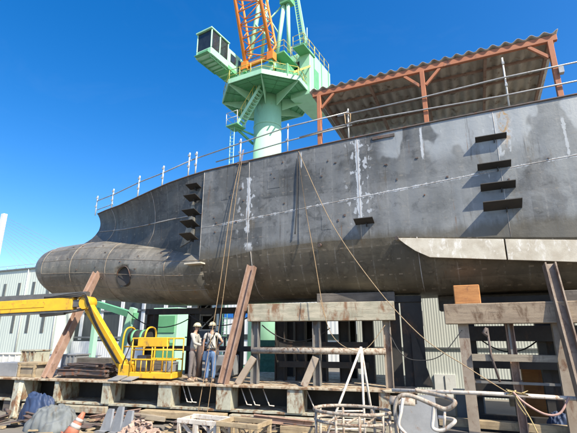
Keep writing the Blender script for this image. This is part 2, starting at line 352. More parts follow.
# ------------------------------------------------------------------ world and light
SUN = Vector((.62, -.32, .75)).normalized()
w = bpy.data.worlds.new('World'); scene.world = w; w.use_nodes = True; nt = w.node_tree; nt.nodes.clear()
wo = nt.nodes.new('ShaderNodeOutputWorld'); bg = nt.nodes.new('ShaderNodeBackground'); sky = nt.nodes.new('ShaderNodeTexSky')
hs = nt.nodes.new('ShaderNodeHueSaturation')
sky.sky_type = 'NISHITA'; sky.sun_disc = False; sky.sun_elevation = math.asin(SUN.z); sky.sun_rotation = atan2(SUN.x, SUN.y)
sky.air_density = 1.0; sky.dust_density = 1.3; sky.ozone_density = 2.0; sky.altitude = 0
hs.inputs['Saturation'].default_value = 1.47; hs.inputs['Hue'].default_value = .506; hs.inputs['Value'].default_value = .98
nt.links.new(sky.outputs[0], hs.inputs['Color']); tcw = nt.nodes.new('ShaderNodeTexCoord'); mpw = nt.nodes.new('ShaderNodeMapping'); mpw.inputs['Scale'].default_value = (2.2, 2.2, 5.5); mpw.inputs['Rotation'].default_value = (.3, .5, .2)
nzw = nt.nodes.new('ShaderNodeTexNoise'); nzw.inputs['Scale'].default_value = 1.7; nzw.inputs['Detail'].default_value = 9; nzw.inputs['Roughness'].default_value = .62; nzw.inputs['Distortion'].default_value = .7
mrw = nt.nodes.new('ShaderNodeMapRange'); mrw.inputs[1].default_value = .55; mrw.inputs[2].default_value = .9; mrw.inputs[3].default_value = 0; mrw.inputs[4].default_value = .02
mxw = nt.nodes.new('ShaderNodeMix'); mxw.data_type = 'RGBA'; mxw.inputs[7].default_value = (5.2, 5.6, 6.0, 1)
nt.links.new(tcw.outputs['Generated'], mpw.inputs[0]); nt.links.new(mpw.outputs[0], nzw.inputs['Vector']); nt.links.new(nzw.outputs['Fac'], mrw.inputs[0]); nt.links.new(mrw.outputs[0], mxw.inputs[0]); nt.links.new(hs.outputs[0], mxw.inputs[6])
nt.links.new(mxw.outputs[2], bg.inputs[0]); nt.links.new(bg.outputs[0], wo.inputs[0]); bg.inputs[1].default_value = .13
sd = bpy.data.lights.new('sun', 'SUN'); sd.energy = 4.6; sd.angle = radians(.5); sd.color = (1, .91, .76)
so = bpy.data.objects.new('sun', sd); COL.objects.link(so); so.rotation_euler = SUN.to_track_quat('Z', 'Y').to_euler(); so.location = (20, -20, 40)
vs_ = scene.view_settings; scene.display_settings.display_device = 'sRGB'
vs_.view_transform = 'Standard'; vs_.look = 'None'; vs_.gamma = 1; vs_.use_curve_mapping = False; vs_.exposure = .95
scene.render.engine = 'CYCLES'

# ------------------------------------------------------------------ ground
GZ = -1.2
MB().add([(-2500, -300, GZ), (1500, -300, GZ), (1500, 2500, GZ), (-2500, 2500, GZ)], [(0, 1, 2, 3)]).build('ground', 'ground', kind='structure', fix=False)

# ------------------------------------------------------------------ ship hull
YC = 15.2
TOP = [(-17.5, 15.12, 7.62), (-16.3, 14.62, 7.56), (-14.97, 14.12, 7.48), (-13.67, 13.70, 7.52), (-12.55, 13.40, 7.60), (-11.36, 13.16, 7.72), (-10.4, 13.04, 7.80),
       (-9.4, 13.0, 7.90), (-7.8, 13.0, 7.98), (-5.6, 13.0, 8.06), (-3.5, 13.0, 8.12), (0, 13.0, 8.17), (3.4, 13.0, 8.18), (9, 13.0, 8.16)]
KN = [(-9.4, 13.0, 4.28), (-8.06, 13.0, 4.33), (-6.9, 13.0, 4.46), (-4.6, 13.0, 4.56), (-2, 13.0, 4.48), (2.7, 13.0, 4.03), (9, 13.0, 3.6)]
hull = thing('ship_hull', 'bare grey steel ship hull with bulbous bow and welded plates under construction on blocks', 'ship hull', (-6, YC, 2.78))
def stemx(t):   # stem profile, t 0 top .. 1 at bulb top
    return interp([(0, -17.55), (.14, -17.35), (.28, -17.25), (.42, -17.3), (.54, -17.5), (.64, -17.8), (.72, -18.2), (.8, -18.8), (1.0, -19.4), (1.3, -19.6)], t)[0]
def bow_pt(i, t, side=-1):
    """upper bow plating: i 0 at stem .. 1 at X=-9.4; t 0 top .. 1 down inside the bulb"""
    xt = -17.5 + i*8.1
    X = stemx(t)*(1-i) + (-9.4)*i
    X = stemx(t) + (X-stemx(t))
    yt, zt = interp(TOP, xt)
    hbt = YC-yt
    hbb = .06 + 1.95*(i**1.25)                       # half breadth low down
    k = t**.75
    hb = hbt*(1-k) + hbb*k
    zb = 5.55*(1-i) + 4.2*i
    return Vector((X, YC+side*hb, zt+(zb-zt)*t))
m = MB()
NI, NJ = 40, 16
m.grid([[bow_pt(i/NI, j/NJ) for j in range(NJ+1)] for i in range(NI+1)])
m.build('bow_plating', 'hull_bow', hull)
m = MB(); m.grid([[bow_pt(i/NI, j/NJ, 1) for j in range(NJ+1)] for i in range(NI+1)]); m.build('bow_plating', 'hull_bow', hull)
def side_pt(X, t, side=-1):
    yt, zt = interp(TOP, X); yk, zk = interp(KN, X)
    return Vector((X, YC+side*(YC-(yt+(yk-yt)*t)), zt+(zk-zt)*t))
def low_pt(X, j, side=-1):
    yk, zk = interp(KN, X)
    prof = [(0, 0), (.10, .25), (.24, .48), (.44, .70), (.72, .87), (1.10, .965), (1.6, .995), (2.2, 1.0)]
    y, f = prof[j]; return Vector((X, YC+side*(YC-(yk+y)), zk+(2.78-zk)*f))
XS = [-9.4+i*.46 for i in range(41)]
for sd_ in (-1, 1):
    MB().grid([[side_pt(X, j/6, sd_) for j in range(7)] for X in XS]).build('side_plating', 'hull', hull)
    MB().grid([[low_pt(X, j, sd_) for j in range(8)] for X in XS]).build('bottom_plating', 'hull_low', hull)
# closing plate at bow block joint inside, deck and stern
m = MB(); rows = []
for X in [-17.4+i*.6 for i in range(45)]:
    yt, zt = interp(TOP, X); rows.append([Vector((X, yt+.01, zt-.03)), Vector((X, YC, zt-.03)), Vector((X, 2*YC-yt-.01, zt-.03))])
m.grid(rows); m.build('main_deck', 'hull_low', hull)
X = XS[-1]
pts = [side_pt(X, 0), side_pt(X, 1)]+[low_pt(X, j) for j in range(1, 8)]+[low_pt(X, j, 1) for j in range(6, 0, -1)]+[side_pt(X, 1, 1), side_pt(X, 0, 1)]
MB().add(pts, [tuple(range(len(pts)))]).build('end_bulkhead', 'hull', hull)
# bulb with bow thruster hole
BT = [(-20.6, 0.05, 4.95, 0.05), (-20.59, .42, 4.95, .38), (-20.52, .80, 4.93, .70), (-20.33, 1.05, 4.89, .90), (-20.02, 1.24, 4.83, 1.08), (-19.7, 1.36, 4.77, 1.21), (-19.2, 1.43, 4.69, 1.33),
      (-18.0, 1.47, 4.66, 1.41), (-16.3, 1.50, 4.60, 1.45), (-14.5, 1.64, 4.42, 1.44), (-12.1, 1.95, 4.17, 1.39), (-10.6, 2.10, 4.03, 1.29), (-9.3, 2.17, 3.98, 1.22)]
def bulb_pt(X, a, off=0.0):
    wv, zc, h = interp(BT, X); y, z = (wv+off)*cos(a), zc+(h+off)*sin(a)
    k = max(0, min(1, (X+12.4)/2.9)); k = k*k*(3-2*k)
    if k > 0 and z < 4.45:
        Y1, Z1 = sec94(atan2(z-4.28, abs(y)), off); sg = 1 if y >= 0 else -1
        q = max(0, min(1, (4.45-z)/.3)); k *= q; y = y*(1-k)+sg*Y1*k; z = z*(1-k)+Z1*k
    return Vector((X, YC-y, z))
SEC = [(YC-low_pt(-9.4, j).y, low_pt(-9.4, j).z) for j in range(8)]
def sec94(a, off):   # half section of the bottom at X=-9.4 met by a ray from the middle of the knuckle
    dx, dz = cos(a), sin(a)
    if dz >= -.001: return 2.2+off, 4.28
    for (x0, z0), (x1, z1) in zip(SEC, SEC[1:]):
        ex, ez = x1-x0, z1-z0; den = dx*ez-dz*ex
        if abs(den) < 1e-9: continue
        t = (x0*ez-(z0-4.28)*ex)/den; u = (x0*dz-(z0-4.28)*dx)/den
        if t > 0 and -1e-6 <= u <= 1+1e-6: return dx*t+off*dx, 4.28+dz*t+off*dz
    return 0.0, 2.78
bx = [-20.6, -20.59, -20.55, -20.44, -20.3, -20.17, -20.0, -19.8, -19.5, -19.2]+[-18.8+i*.5 for i in range(20)]
m = MB(); NA = 48
m.grid([[bulb_pt(X, 2*pi*k/NA) for k in range(NA+1)] for X in bx])
bulb = m.build('bulb', 'hull_bulb', hull)
bm = bmesh.new(); bm.from_mesh(bulb.data); bmesh.ops.remove_doubles(bm, verts=bm.verts, dist=.002)
es = [e for e in bm.edges if e.is_boundary]; bmesh.ops.holes_fill(bm, edges=es); bmesh.ops.recalc_face_normals(bm, faces=bm.faces); bm.to_mesh(bulb.data); bm.free()
tx, tz = -13.66, 3.97
cut = MB().cyl((tx, 12.6, tz), (tx, YC+.9, tz), .41, n=40).build('cutter', 'hull_low', hull)
cut.data.transform(Matrix.Translation((0, 0, 0)))
bo = bulb.modifiers.new('hole', 'BOOLEAN'); bo.operation = 'DIFFERENCE'; bo.object = cut; bo.solver = 'EXACT'
bpy.context.view_layer.update()
me2 = bpy.data.meshes.new_from_object(bulb.evaluated_get(bpy.context.evaluated_depsgraph_get()))
bulb.modifiers.clear(); bulb.data = me2; bpy.data.objects.remove(cut)
m = MB(); ring = []
for k in range(40):
    a = 2*pi*k/40; x = tx+.41*cos(a); z = tz+.41*sin(a); wv, zc, h = interp(BT, x)
    ring.append(Vector((x, YC-wv*sqrt(max(0, 1-((z-zc)/h)**2))-.01, z)))
m.tube(ring, .016, 6, True); m.build('thruster_tunnel_rim', 'scrap', hull)
MB().tube([(tx, min(q.y for q in ring)+.16, tz), (tx, YC+.85, tz)], .405, 40).build('thruster_tunnel', 'girder_dark', hull)  # dark lining paints in the shade inside the thruster hole
# weld seams
def seam(pts, r=.022, mat='weld'):
    r = min(r, .013) if mat == 'weld' else r
    MB().tube(pts, r, 6).build('weld_seam', mat, hull)
O = Vector((0, -.004, 0))
seam([Vector((X, 13.0, 6.145+.066*X-max(0, X-3)*.03))+Vector((0, .003, 0)) for X in XS], .014)
for X in (-9.42, -7.35, -3.12, 1.15, 5.3): seam([side_pt(X, j/8)+Vector((0, .003, 0)) for j in range(9)], .012)
for X in (-7.2, -1.4, 3.9): seam([low_pt(X, j)+O for j in range(6)], .018)
for z in (.33, .62): seam([low_pt(X, 0).lerp(low_pt(X, 2), z/.48) if z < .48 else low_pt(X, 2).lerp(low_pt(X, 4), (z-.48)/.39) for X in XS], .016)
for X in (-19.35, -17.3, -14.9, -11.2): seam([bulb_pt(X, radians(a), .003) for a in range(-80, 95, 6)], .013, 'weld_brown')
for a in (-38, -12, 14, 40): seam([bulb_pt(X, radians(a), .003) for X in bx[8:]], .010, 'weld_brown')
MB().tube([bow_pt(i/NI, .47)+Vector((0, -.004, 0)) for i in range(1, NI+1)], .024, 6).build('weld_seam', 'weld', hull)
for i in (.2, .62): seam([bow_pt(i, j/16)+O for j in range(14)], .016)
seam([bow_pt(i/NI, 0)+Vector((0, -.01, .01)) for i in range(NI+1)]+[side_pt(X, 0)+Vector((0, -.01, .01)) for X in XS[1:]], .03, 'scrap')
def hz(X): return interp([(-9.4, 5.62), (-5.6, 5.82), (-1.8, 6.0), (3, 6.2), (9, 6.32)], X)[0]
# erection clips (brackets) on the vertical joints
def clip(X, z, L, Wd, yb=13.0, tilt=0):
    m = MB(); ti = radians(tilt); ax = (Vector((1, 0, 0)), Vector((0, cos(ti), -sin(ti))), Vector((0, sin(ti), cos(ti))))
    m.box(Vector((X, yb+.02, z))-ax[1]*(Wd/2), (L, Wd, .025), ax); m.box((X+L*.1, yb-Wd*.2, z-.05), (.02, Wd*.4, .1))
    m.build('joint_bracket', 'clip', hull)
for X, z, L, Wd in [(1.0, 7.2, .86, .24), (.98, 6.28, .90, .30), (1.0, 5.62, .92, .34), (1.04, 5.0, 1.0, .44), (-2.98, 5.0, .62, .34)]: clip(X, z, L, Wd, 13.0, 24)
for z, L, Wd in [(7.32, .50, .34), (6.82, .52, .40), (6.2, .55, .42), (5.72, .55, .48), (5.2, .5, .5)]: clip(-9.85, z-.08, L*1.1, Wd*1.15, 13.08, 16)
MB().box((-9.55, 12.9, 4.13), (.75, .3, .05)).build('ledge_plate', 'primer_white', hull)
MB().prism([(-9.9, 13.28, 5.2), (-9.9, 13.24, 6.35), (-10.0, 13.2, 6.9), (-10.35, 13.30, 5.6), (-10.75, 13.5, 4.95)], (.0, -.05, 0)).build('sunlit_patch', 'hull_bulb', hull)  # pale added plate standing in for the sunlit triangle of the bow
for X, z, a_, b_ in [(-6.3, 6.9, .5, .35), (-4.3, 5.2, .35, .5), (3.4, 5.4, .4, .3), (-8.4, 6.7, .3, .3)]:
    MB().box((X, 12.997, z), (a_, .012, b_)).build('doubler_plate', 'hull', hull, bevel=.003)
rnd = random.Random(8)
for k in range(26):
    X = rnd.uniform(-9, 4.5); z = rnd.uniform(4.9, 7.8); MB().box((X, 12.99, z), (rnd.uniform(.03, .09), .03, rnd.uniform(.03, .07))).build('cut_lug', 'scrap', hull)
for k in range(16):
    X = rnd.uniform(-18.5, -11); a = radians(rnd.uniform(-30, 50)); p = bulb_pt(X, a); MB().box(p, (rnd.uniform(.04, .1), .05, rnd.uniform(.03, .06))).build('cut_lug', 'scrap', hull)
# pale chine strake: a deep welded plate standing clear of the bottom plating
m = MB(); zt = lambda X: interp([(-1.96, 4.43), (2.67, 3.95), (9, 3.55)], X)[0]; zb = lambda X: interp([(-1.96, 4.41), (-1.76, 4.22), (-1.48, 3.99), (-1.07, 3.76), (2.6, 3.36), (9, 2.95)], X)[0]
xs = [-1.96, -1.76, -1.48, -1.07, -.4, .95]
m.prism([(x, 12.95, zt(x)) for x in xs]+[(x, 12.95, zb(x)) for x in reversed(xs)], (0, .05, 0)); m.build('chine_strake', 'primer_white', hull, bevel=.006)
xs = [.99, 2.67, 5, 9]
m = MB(); m.prism([(x, 12.95, zt(x)) for x in xs]+[(x, 12.95, zb(x)) for x in reversed(xs)], (0, .05, 0)); m.build('chine_strake', 'primer_white', hull, bevel=.006)
# deck-edge openings with rust lips
for px, py, wd in [(243, 160, .5), (383, 134, .75)]:
    p = at(px, py, Y=12.98); MB().box((p.x, 12.985, p.z-.1), (wd, .05, .1)).build('edge_fairlead', 'scrap', hull)
for px, py in [(320, 245), (397, 238)]:
    p = at(px, py, Y=12.98); MB().cyl((p.x, 12.99, p.z), (p.x, 12.9, p.z-.02), .06, n=12).build('lifting_lug', 'scrap', hull)

# ------------------------------------------------------------------ scaffold rail along the hull edge (one clamped-together thing)
rail = thing('scaffold_railing', 'galvanised scaffold tube guard rail along the top edge of the hull', 'railing', (-5, 13.1, 8.1))
def topz(X): return interp(TOP, X)[1]
def tubes(name, pts, r=.026, mat='pipe'): MB().tube(pts, r, 8).build(name, mat, rail)
def ry(X): return interp(TOP, X)[0]+.06
def r3(px, py, g=None):
    Y = 13.06
    for _ in range(6): Y = ry(at(px, py, Y=Y).x)
    return at(px, py, Y=Y)
tubes('rail_tube', [r3(*p) for p in [(97, 201), (115, 194), (140, 182), (163, 173), (192, 160)]])
tubes('rail_tube', [r3(*p) for p in [(97, 210), (113, 204)]], .022)
tubes('rail_tube', [r3(*p) for p in [(189, 161), (241, 143), (288, 127), (349, 112)]])
tubes('rail_tube', [r3(*p) for p in [(216, 162), (288, 141), (352, 125)]])
tubes('rail_tube', [r3(*p)+Vector((0, -.06, 0)) for p in [(338, 117), (420, 99), (502, 79)]]+[Vector((7.5, 13.0, 9.2))])
tubes('rail_tube', [r3(*p)+Vector((0, -.06, 0)) for p in [(300, 138), (358, 122), (502, 97)]]+[Vector((7.5, 13.0, 8.62))])
for px, py, ex in [(98, 196, .0), (114, 189, .0), (140, 176, .0), (164, 166, 0), (190, 153, 0), (197, 152, 0), (241, 139, 0), (288, 124, 0), (348, 109, 0), (502, 58, 0)]:
    p = r3(px, py); X = p.x; b = Vector((X-.02, ry(X), topz(X)-.03))
    big = px in (241, 190, 197, 114, 140, 164)
    m = MB(); m.tube([b, p], .026 if not big else .032, 8); o = m.build('rail_post', 'white_metal', rail)
    for k in (.45, .88): MB().box(b.lerp(p, k)+Vector((0, -.03, 0)), (.07, .085, .085)).build('coupler', 'pipe', o)
p = r3(348, 117); MB().tube([p+Vector((-.1, -.08, .12)), p+Vector((.12, -.1, .05)), p+Vector((.1, -.08, -.25)), p+Vector((-.08, -.09, -.3)), p+Vector((-.1, -.08, .1))], .02, 6).build('lashing', 'rope_brown', rail)

# ------------------------------------------------------------------ shed roof on the hull
shed = thing('roof_shelter', 'red oxide steel shelter with corrugated sheet roof standing on top of the hull', 'shelter', (-.6, 15, 8.15))
FX = [-4.5, -.78, 3.0]; YF, YR = 13.12, 17.2; ZR = 10.26
for X in FX:
    MB().beam((X, YF, 8.1), (X, YF, ZR-.08), .15, .15, (0, 1, 0)).build('post', 'primer_beam', shed, bevel=.01)
    MB().beam((X, YR, 8.1), (X, YR, ZR-.18), .13, .13, (0, 1, 0)).build('post', 'rust_beam', shed, bevel=.01)
MB().beam((-4.75, YF, ZR), (3.2, YF, ZR), .12, .2).build('header_beam', 'primer_beam', shed, bevel=.01)
MB().beam((-4.7, YR, ZR-.1), (3.1, YR, ZR-.1), .12, .16).build('rear_beam', 'rust_beam', shed)
for X, d in [(-4.5, 1), (-.78, 1), (-.78, -1), (3.0, -1)]:
    MB().beam((X+d*.09, YF, ZR-.62), (X+d*.58, YF, ZR-.11), .09, .09, (0, 1, 0)).build('knee_brace', 'primer_beam', shed)
for X in FX+[-2.6, 1.2]:
    MB().beam((X, YF+.07, ZR-.03), (X, YR-.07, ZR-.11), .09, .14).build('rafter', 'rust_beam', shed)
for Yp in (14.1, 15.1, 16.15):
    MB().beam((-4.65, Yp, ZR+.07), (3.12, Yp, ZR+.07), .08, .07).build('purlin', 'rust_beam', shed)
MB().beam((-4.62, YF+.1, ZR+.03), (-4.62, YR, ZR-.05), .03, .1).build('verge_strip', 'white_metal', shed)
pit = .36; NX = int(8.14/pit*8)
def cz(x, y): return ZR+.17+.055*cos(2*pi*x/pit)-.012*(y-13)
xs = [-4.85+i*pit/8 for i in range(NX+1)]
m = MB(); m.grid([[Vector((x, y, cz(x, y))) for y in (13.0, 14.3, 15.7, 17.35)] for x in xs]); sh = m.build('corrugated_sheet', 'sheet', shed)
sm = sh.modifiers.new('thick', 'SOLIDIFY'); sm.thickness = .008
m = MB(); m.box((3.12, 13.05, 9.08), (.13, .16, .2)); m.build('flood_lamp', 'pipe', shed)

# ------------------------------------------------------------------ tower crane
CP = at(268, 100, Y=30.0); CB = Vector((CP.x, CP.y, GZ))
crane = thing('tower_crane', 'tall mint green slewing tower crane with orange lattice jib rising behind the hull', 'crane', CB)
ca = radians(-7.0); CL = Vector((cos(ca), sin(ca), 0)); CF = Vector((sin(ca), -cos(ca), 0))
def cr(l, f, z): return CP + CL*l + CF*f + ZZ*z
col_ = MB().tube([CB, CB+ZZ*6, CP-ZZ*.05], [1.30, 1.29, 1.22], 48).build('column', 'crane_green', crane)
for z in (3, 6.5, 10, 13.5, 17, 20.5): MB().tube([CB+ZZ*z+Vector((1.25*cos(a), 1.25*sin(a), 0)) for a in [2*pi*i/40 for i in range(40)]], .03, 6, True).build('weld_ring', 'crane_green', col_)
m = MB(); m.tube([CB, CB+ZZ*.5], [2.0, 1.9], 32); m.build('column_base', 'crane_deep', crane)
# platform
AN = [radians(-71+45*k) for k in range(8)]; R8 = 4.22
def oc(k, r=R8, z=0): a = AN[k % 8]; return CP+Vector((cos(a)*r, sin(a)*r, z))
m = MB(); m.prism([oc(k) for k in range(8)], (0, 0, .08)); m.build('platform_floor', 'crane_deep', crane)
for k in range(8):
    m = MB(); a, b = oc(k, R8, .08), oc(k+1, R8, .08); m.beam(a, b, .08, .42); m.build('platform_rim', 'crane_green', crane)
    c0 = oc(k, 1.3, -.02)
    m = MB(); m.prism([c0, oc(k, R8-.1, -.02), oc(k, R8-.1, -.2), oc(k, 1.3, -1.15)], (sin(AN[k])*.06, -cos(AN[k])*.06, 0)); m.build('platform_rib', 'crane_green', crane)
    m = MB()
    for rr in (2.0, 2.7, 3.4, 3.9): m.beam(oc(k, rr, -.03), oc(k+1, rr, -.03), .05, .06)
    m.beam((oc(k, 1.35, -.03)+oc(k+1, 1.35, -.03))/2, (oc(k, R8-.1, -.03)+oc(k+1, R8-.1, -.03))/2, .05, .06)
    m.build('platform_stiffener', 'crane_deep', crane)
    m = MB(); a, b = oc(k, R8-.05, .1), oc(k+1, R8-.05, .1)
    for t in (0, .33, .67): q = a.lerp(b, t); m.tube([q, q+ZZ*1.1], .03, 6)
    for h in (.55, 1.1): m.tube([a+ZZ*h, b+ZZ*h], .028, 6)
    m.build('platform_handrail', 'crane_yellow', crane)
# slewing deck
CA3 = (CL, CF, ZZ)
def cbox(m, l0, l1, f0, f1, z0, z1): m.box(cr((l0+l1)/2, (f0+f1)/2, (z0+z1)/2), (l1-l0, f1-f0, z1-z0), CA3); return m
MB().cyl(CP+ZZ*.08, CP+ZZ*1.15, 1.5, n=32).build('slew_ring', 'crane_green', crane)
m = MB(); cbox(m, -1.55, 2.2, -3.5, 2.6, 1.15, 1.45); m.build('slew_deck', 'crane_deep', crane)
m = MB()
for f in (-2, -1, 0, 1, 2): cbox(m, -1.5, 2.15, f-.04, f+.04, 1.05, 1.148)
m.build('slew_deck_stiffener', 'crane_green', crane)
m = MB(); cbox(m, 1.3, 3.1, -.2, 2.3, 2.45, 2.6); m.build('upper_deck', 'crane_deep', crane)
m = MB(); cbox(m, 3.2, 4.3, -1.2, 1.0, 3.6, 3.72); m.build('upper_deck', 'crane_deep', crane)
def crail(pts, zb, name='deck_handrail', h=1.1, mat='crane_yellow'):
    m = MB()
    for (a, b) in zip(pts, pts[1:]):
        A, B = cr(a[0], a[1], zb), cr(b[0], b[1], zb); n = max(1, int((B-A).length/.9))
        for i in range(n+1): q = A.lerp(B, i/n); m.tube([q, q+ZZ*h], .028, 6)
        for hh in (h*.5, h): m.tube([A+ZZ*hh, B+ZZ*hh], .026, 6)
    m.build(name, mat, crane)
crail([(-1.5, -1.5), (-1.5, 2.55), (2.15, 2.55), (2.15, .2)], 1.45)
crail([(1.4, 2.25), (3.05, 2.25), (3.05, 0)], 2.6)
crail([(3.2, .95), (4.25, .95), (4.25, -1.2)], 3.72)
for (l0, l1, f0, f1, z0, z1, nm, mt) in [(-1.4, -.2, -1.8, -.3, 1.453, 2.6, 'winch_housing', 'crane_green'), (.3, 1.2, -2.3, -.6, 1.453, 2.9, 'motor_housing', 'crane_deep'), (-1.2, 1.9, 1.2, 2.2, 1.453, 1.95, 'foot_pedestal', 'crane_green'), (-1.55, 2.2, 2.605, 2.68, .75, 1.6, 'front_apron', 'crane_green'), (1.95, 2.15, -3.3, 2.3, 1.453, 2.2, 'side_coaming', 'crane_green'), (2.25, 3.4, .2, 2.2, .1, 1.3, 'stair_trunk', 'crane_deep')]:
    m = MB(); cbox(m, l0, l1, f0, f1, z0, z1); m.build(nm, mt, crane, bevel=.03)
m = MB(); m.cyl(cr(-1.2, .3, 1.9), cr(1.2, .3, 1.9), .42, n=20); m.build('winch_drum', 'lift_grey', crane)
for (l, f, h) in [(-1.0, -1.0, .5), (.7, -1.5, .6), (1.7, 1.0, .9)]: m = MB(); m.cyl(cr(l, f, 2.5), cr(l, f, 2.6+h), .12, n=10); m.build('vent_stack', 'crane_green', crane)
# cab boom
m = MB(); cbox(m, -3.05, -1.55, .2, 3.97, 1.5, 1.85); m.build('cab_gallery_floor', 'crane_deep', crane)
m = MB()
for f in (.6, 1.3, 2.0, 2.7, 3.4): cbox(m, -3.0, -1.6, f-.04, f+.04, 1.38, 1.498)
m.build('gallery_stiffener', 'crane_green', crane)
m = MB(); cbox(m, -2.3, -1.57, .2, 3.97, 1.853, 3.55); m.build('gallery_side', 'crane_green', crane)
crail([(-2.9, .2), (-2.9, 4.0)], 1.85, 'gallery_handrail', 1.0, 'crane_green')
cab = MB(); l0, l1, f0, f1, z0, z1 = -3.15, -1.5, 3.98, 6.25, 1.5, 4.05
cbox(cab, l0, l1, f0, f1, z0, z0+.65); cbox(cab, l0-.06, l1+.06, f0-.05, f1+.12, z1-.16, z1)
for (l, f) in [(l0+.06, f0+.06), (l0+.06, f1-.06), (l1-.06, f0+.06), (l1-.06, f1-.06), (l1-.06, (f0+f1)/2)]: cbox(cab, l-.06, l+.06, f-.06, f+.06, z0+.65, z1-.16)
cabo = cab.build('operator_cab', 'crane_green', crane, bevel=.03)
m = MB()
for k in range(4): cbox(m, l0+.1, l1-.1, f0+.3+k*.5, f0+.36+k*.5, z0-.1, z0-.003)
for l in (l0+.2, l1-.2): cbox(m, l-.05, l+.05, f0, f1-.1, z0-.16, z0-.103)
m.build('cab_underframe', 'crane_deep', cabo)
m = MB(); cbox(m, l0+.3, l1-.3, f1+.02, f1+.05, z0+.2, z0+.5); m.build('cab_vent', 'crane_deep', cabo)
m = MB(); cbox(m, l0+.08, l1-.08, f1-.07, f1-.04, z0+.66, z1-.17); m.build('cab_window', 'glass_dark', cabo)
m = MB(); cbox(m, l1-.07, l1-.05, f0+.1, f1-.1, z0+.66, z1-.17); m.build('cab_window', 'glass_dark', cabo)
m = MB(); cbox(m, l0+.05, l0+.07, f0+.1, f1-.1, z0+.66, z1-.17); m.build('cab_window', 'glass_dark', cabo)
m = MB(); cbox(m, l0+.1, l1-.1, f1, f1+.3, z0+.05, z0+.1); m.build('cab_step', 'crane_deep', cabo)
for f in (.7, 1.8, 2.9):
    m = MB(); cbox(m, -1.57, -1.55, f, f+.75, 2.35, 3.2); m.build('gallery_window', 'glass_dark', crane)
# machinery house
m = MB(); cbox(m, 2.2, 4.2, -4.6, -.3, -.5, 4.0); hs_ = m.build('machinery_house', 'crane_green', crane, bevel=.04)
m = MB(); cbox(m, 2.6, 3.15, -.3, -.27, 2.3, 3.1); m.build('house_window', 'glass_dark', hs_)
m = MB(); cbox(m, 4.2, 4.22, -2.0, -1.2, .6, 2.5); m.build('house_door', 'crane_deep', hs_)
m = MB()
for f in (-1.1, -2.6, -4.1): cbox(m, 4.2, 4.24, f-.05, f+.05, .35, 3.9)
m.build('house_stiffener', 'crane_deep', hs_)
crail([(2.3, -.4), (4.1, -.4), (4.1, -4.5)], 4.0)
m = MB(); A, B = cr(4.0, 2.3, .1), cr(3.6, -.4, 2.3)
m.beam(A, B, .05, .16); m.beam(A+CL*.6, B+CL*.6, .05, .16); m.build('side_stair', 'crane_yellow', crane)
# jib
pinL, pinR = cr(-.55, 2.75, 2.0), cr(2.15, 2.75, 2.0)
dl = CP.z+2.0
def tgt(px, py, f):
    d = ray(px, py); o = Vector((0, 0, EYE)); t = (f-(o-CP).dot(CF))/d.dot(CF); return o+d*t
JD = (tgt(235, 0, 3.8)-pinL)
def jl(t): return pinL+JD*t
def jr(t): return pinR+JD*t+(pinL-pinR)*(.05*t)
back = -CF*1.2+ZZ*.2
T = 3.2
m = MB()
for P0 in (jl, jr):
    m.tube([P0(0), P0(T)], .17, 8)
m.build('jib_chord', 'crane_orange', crane)
m = MB()
for P0 in (jl, jr): m.tube([P0(.05), P0(.25)+back, P0(T)+back], .11, 8)
m.build('jib_chord', 'crane_orange', crane)
m = MB(); n = 16
for i in range(n):
    a, b = T*i/n, T*(i+1)/n
    if i: m.tube([jl(a), jr(a)], .06, 6)
    m.tube([jl(a), jr(b)] if i % 2 else [jr(a), jl(b)], .05, 6)
    if i > 0:
        for P0 in (jl, jr): m.tube([P0(a), P0(b)+back], .045, 6); m.tube([P0(a), P0(a)+back], .045, 6)
        m.tube([jl(a)+back, jr(a)+back], .045, 6)
m.build('jib_lacing', 'crane_orange', crane)
m = MB(); m.beam(pinL, pinR, .28, .3)
for q in (pinL, pinR): m.box(q, (.6, .6, .75), CA3)
m.build('jib_foot', 'crane_orange', crane)
for q in (pinL, pinR): MB().box(q-ZZ*.42, (.3, .5, .5), CA3).build('jib_bracket', 'crane_deep', crane)
# A-frame
apex = tgt(287, 2, 0.2); ap2 = apex-CL*1.6
m = MB()
m.tube([tgt(277, 54, 1.0), apex-CL*.3], .2, 10); m.tube([tgt(289, 52, .6), apex+CL*.1], .18, 10)
m.tube([tgt(250, 56, 1.0), tgt(258, 12, .2), tgt(260, -14, 0)], .24, 10); m.tube([tgt(262, 58, -.5), tgt(268, -10, -.5)], .16, 10)
m.build('mast_leg', 'crane_green', crane)
m = MB(); m.tube([tgt(251, 40, .8), apex-CL*.3], .08, 8); m.tube([tgt(255, 24, .6), tgt(278, 48, 1.0)], .08, 8); m.tube([tgt(259, 2, .2), tgt(280, 36, .8)], .07, 8)
m.build('mast_brace', 'crane_green', crane)
m = MB(); m.box(apex, (1.1, .9, .7), CA3); m.box(apex+ZZ*.5, (1.5, 1.3, .08), CA3); m.build('mast_head', 'crane_deep', crane)
m = MB()
A, B = tgt(301, 46, -.3), tgt(294, 0, -.3)
A2, B2 = tgt(306, 44, -.3), tgt(298, -2, -.3)
ext = 1.3
m.beam(A, A+(B-A)*ext, .07, .12); m.beam(A2, A2+(B2-A2)*ext, .2, .25)
for i in range(24):
    t = ext*i/24; m.beam(A+(B-A)*t, A2+(B2-A2)*t, .05, .09)
m.build('mast_ladder', 'crane_green', crane)
m = MB(); q = tgt(307, 46, 0); m.tube([q, tgt(307, 28, 0)], .05, 6); m.build('aerial', 'crane_green', crane)
m = MB()
for k in (-.5, .5): m.tube([apex+CL*k, jl(T*.98)+CL*(1.4+k)], .03, 6)
m.build('luffing_rope', 'crane_yellow', crane)
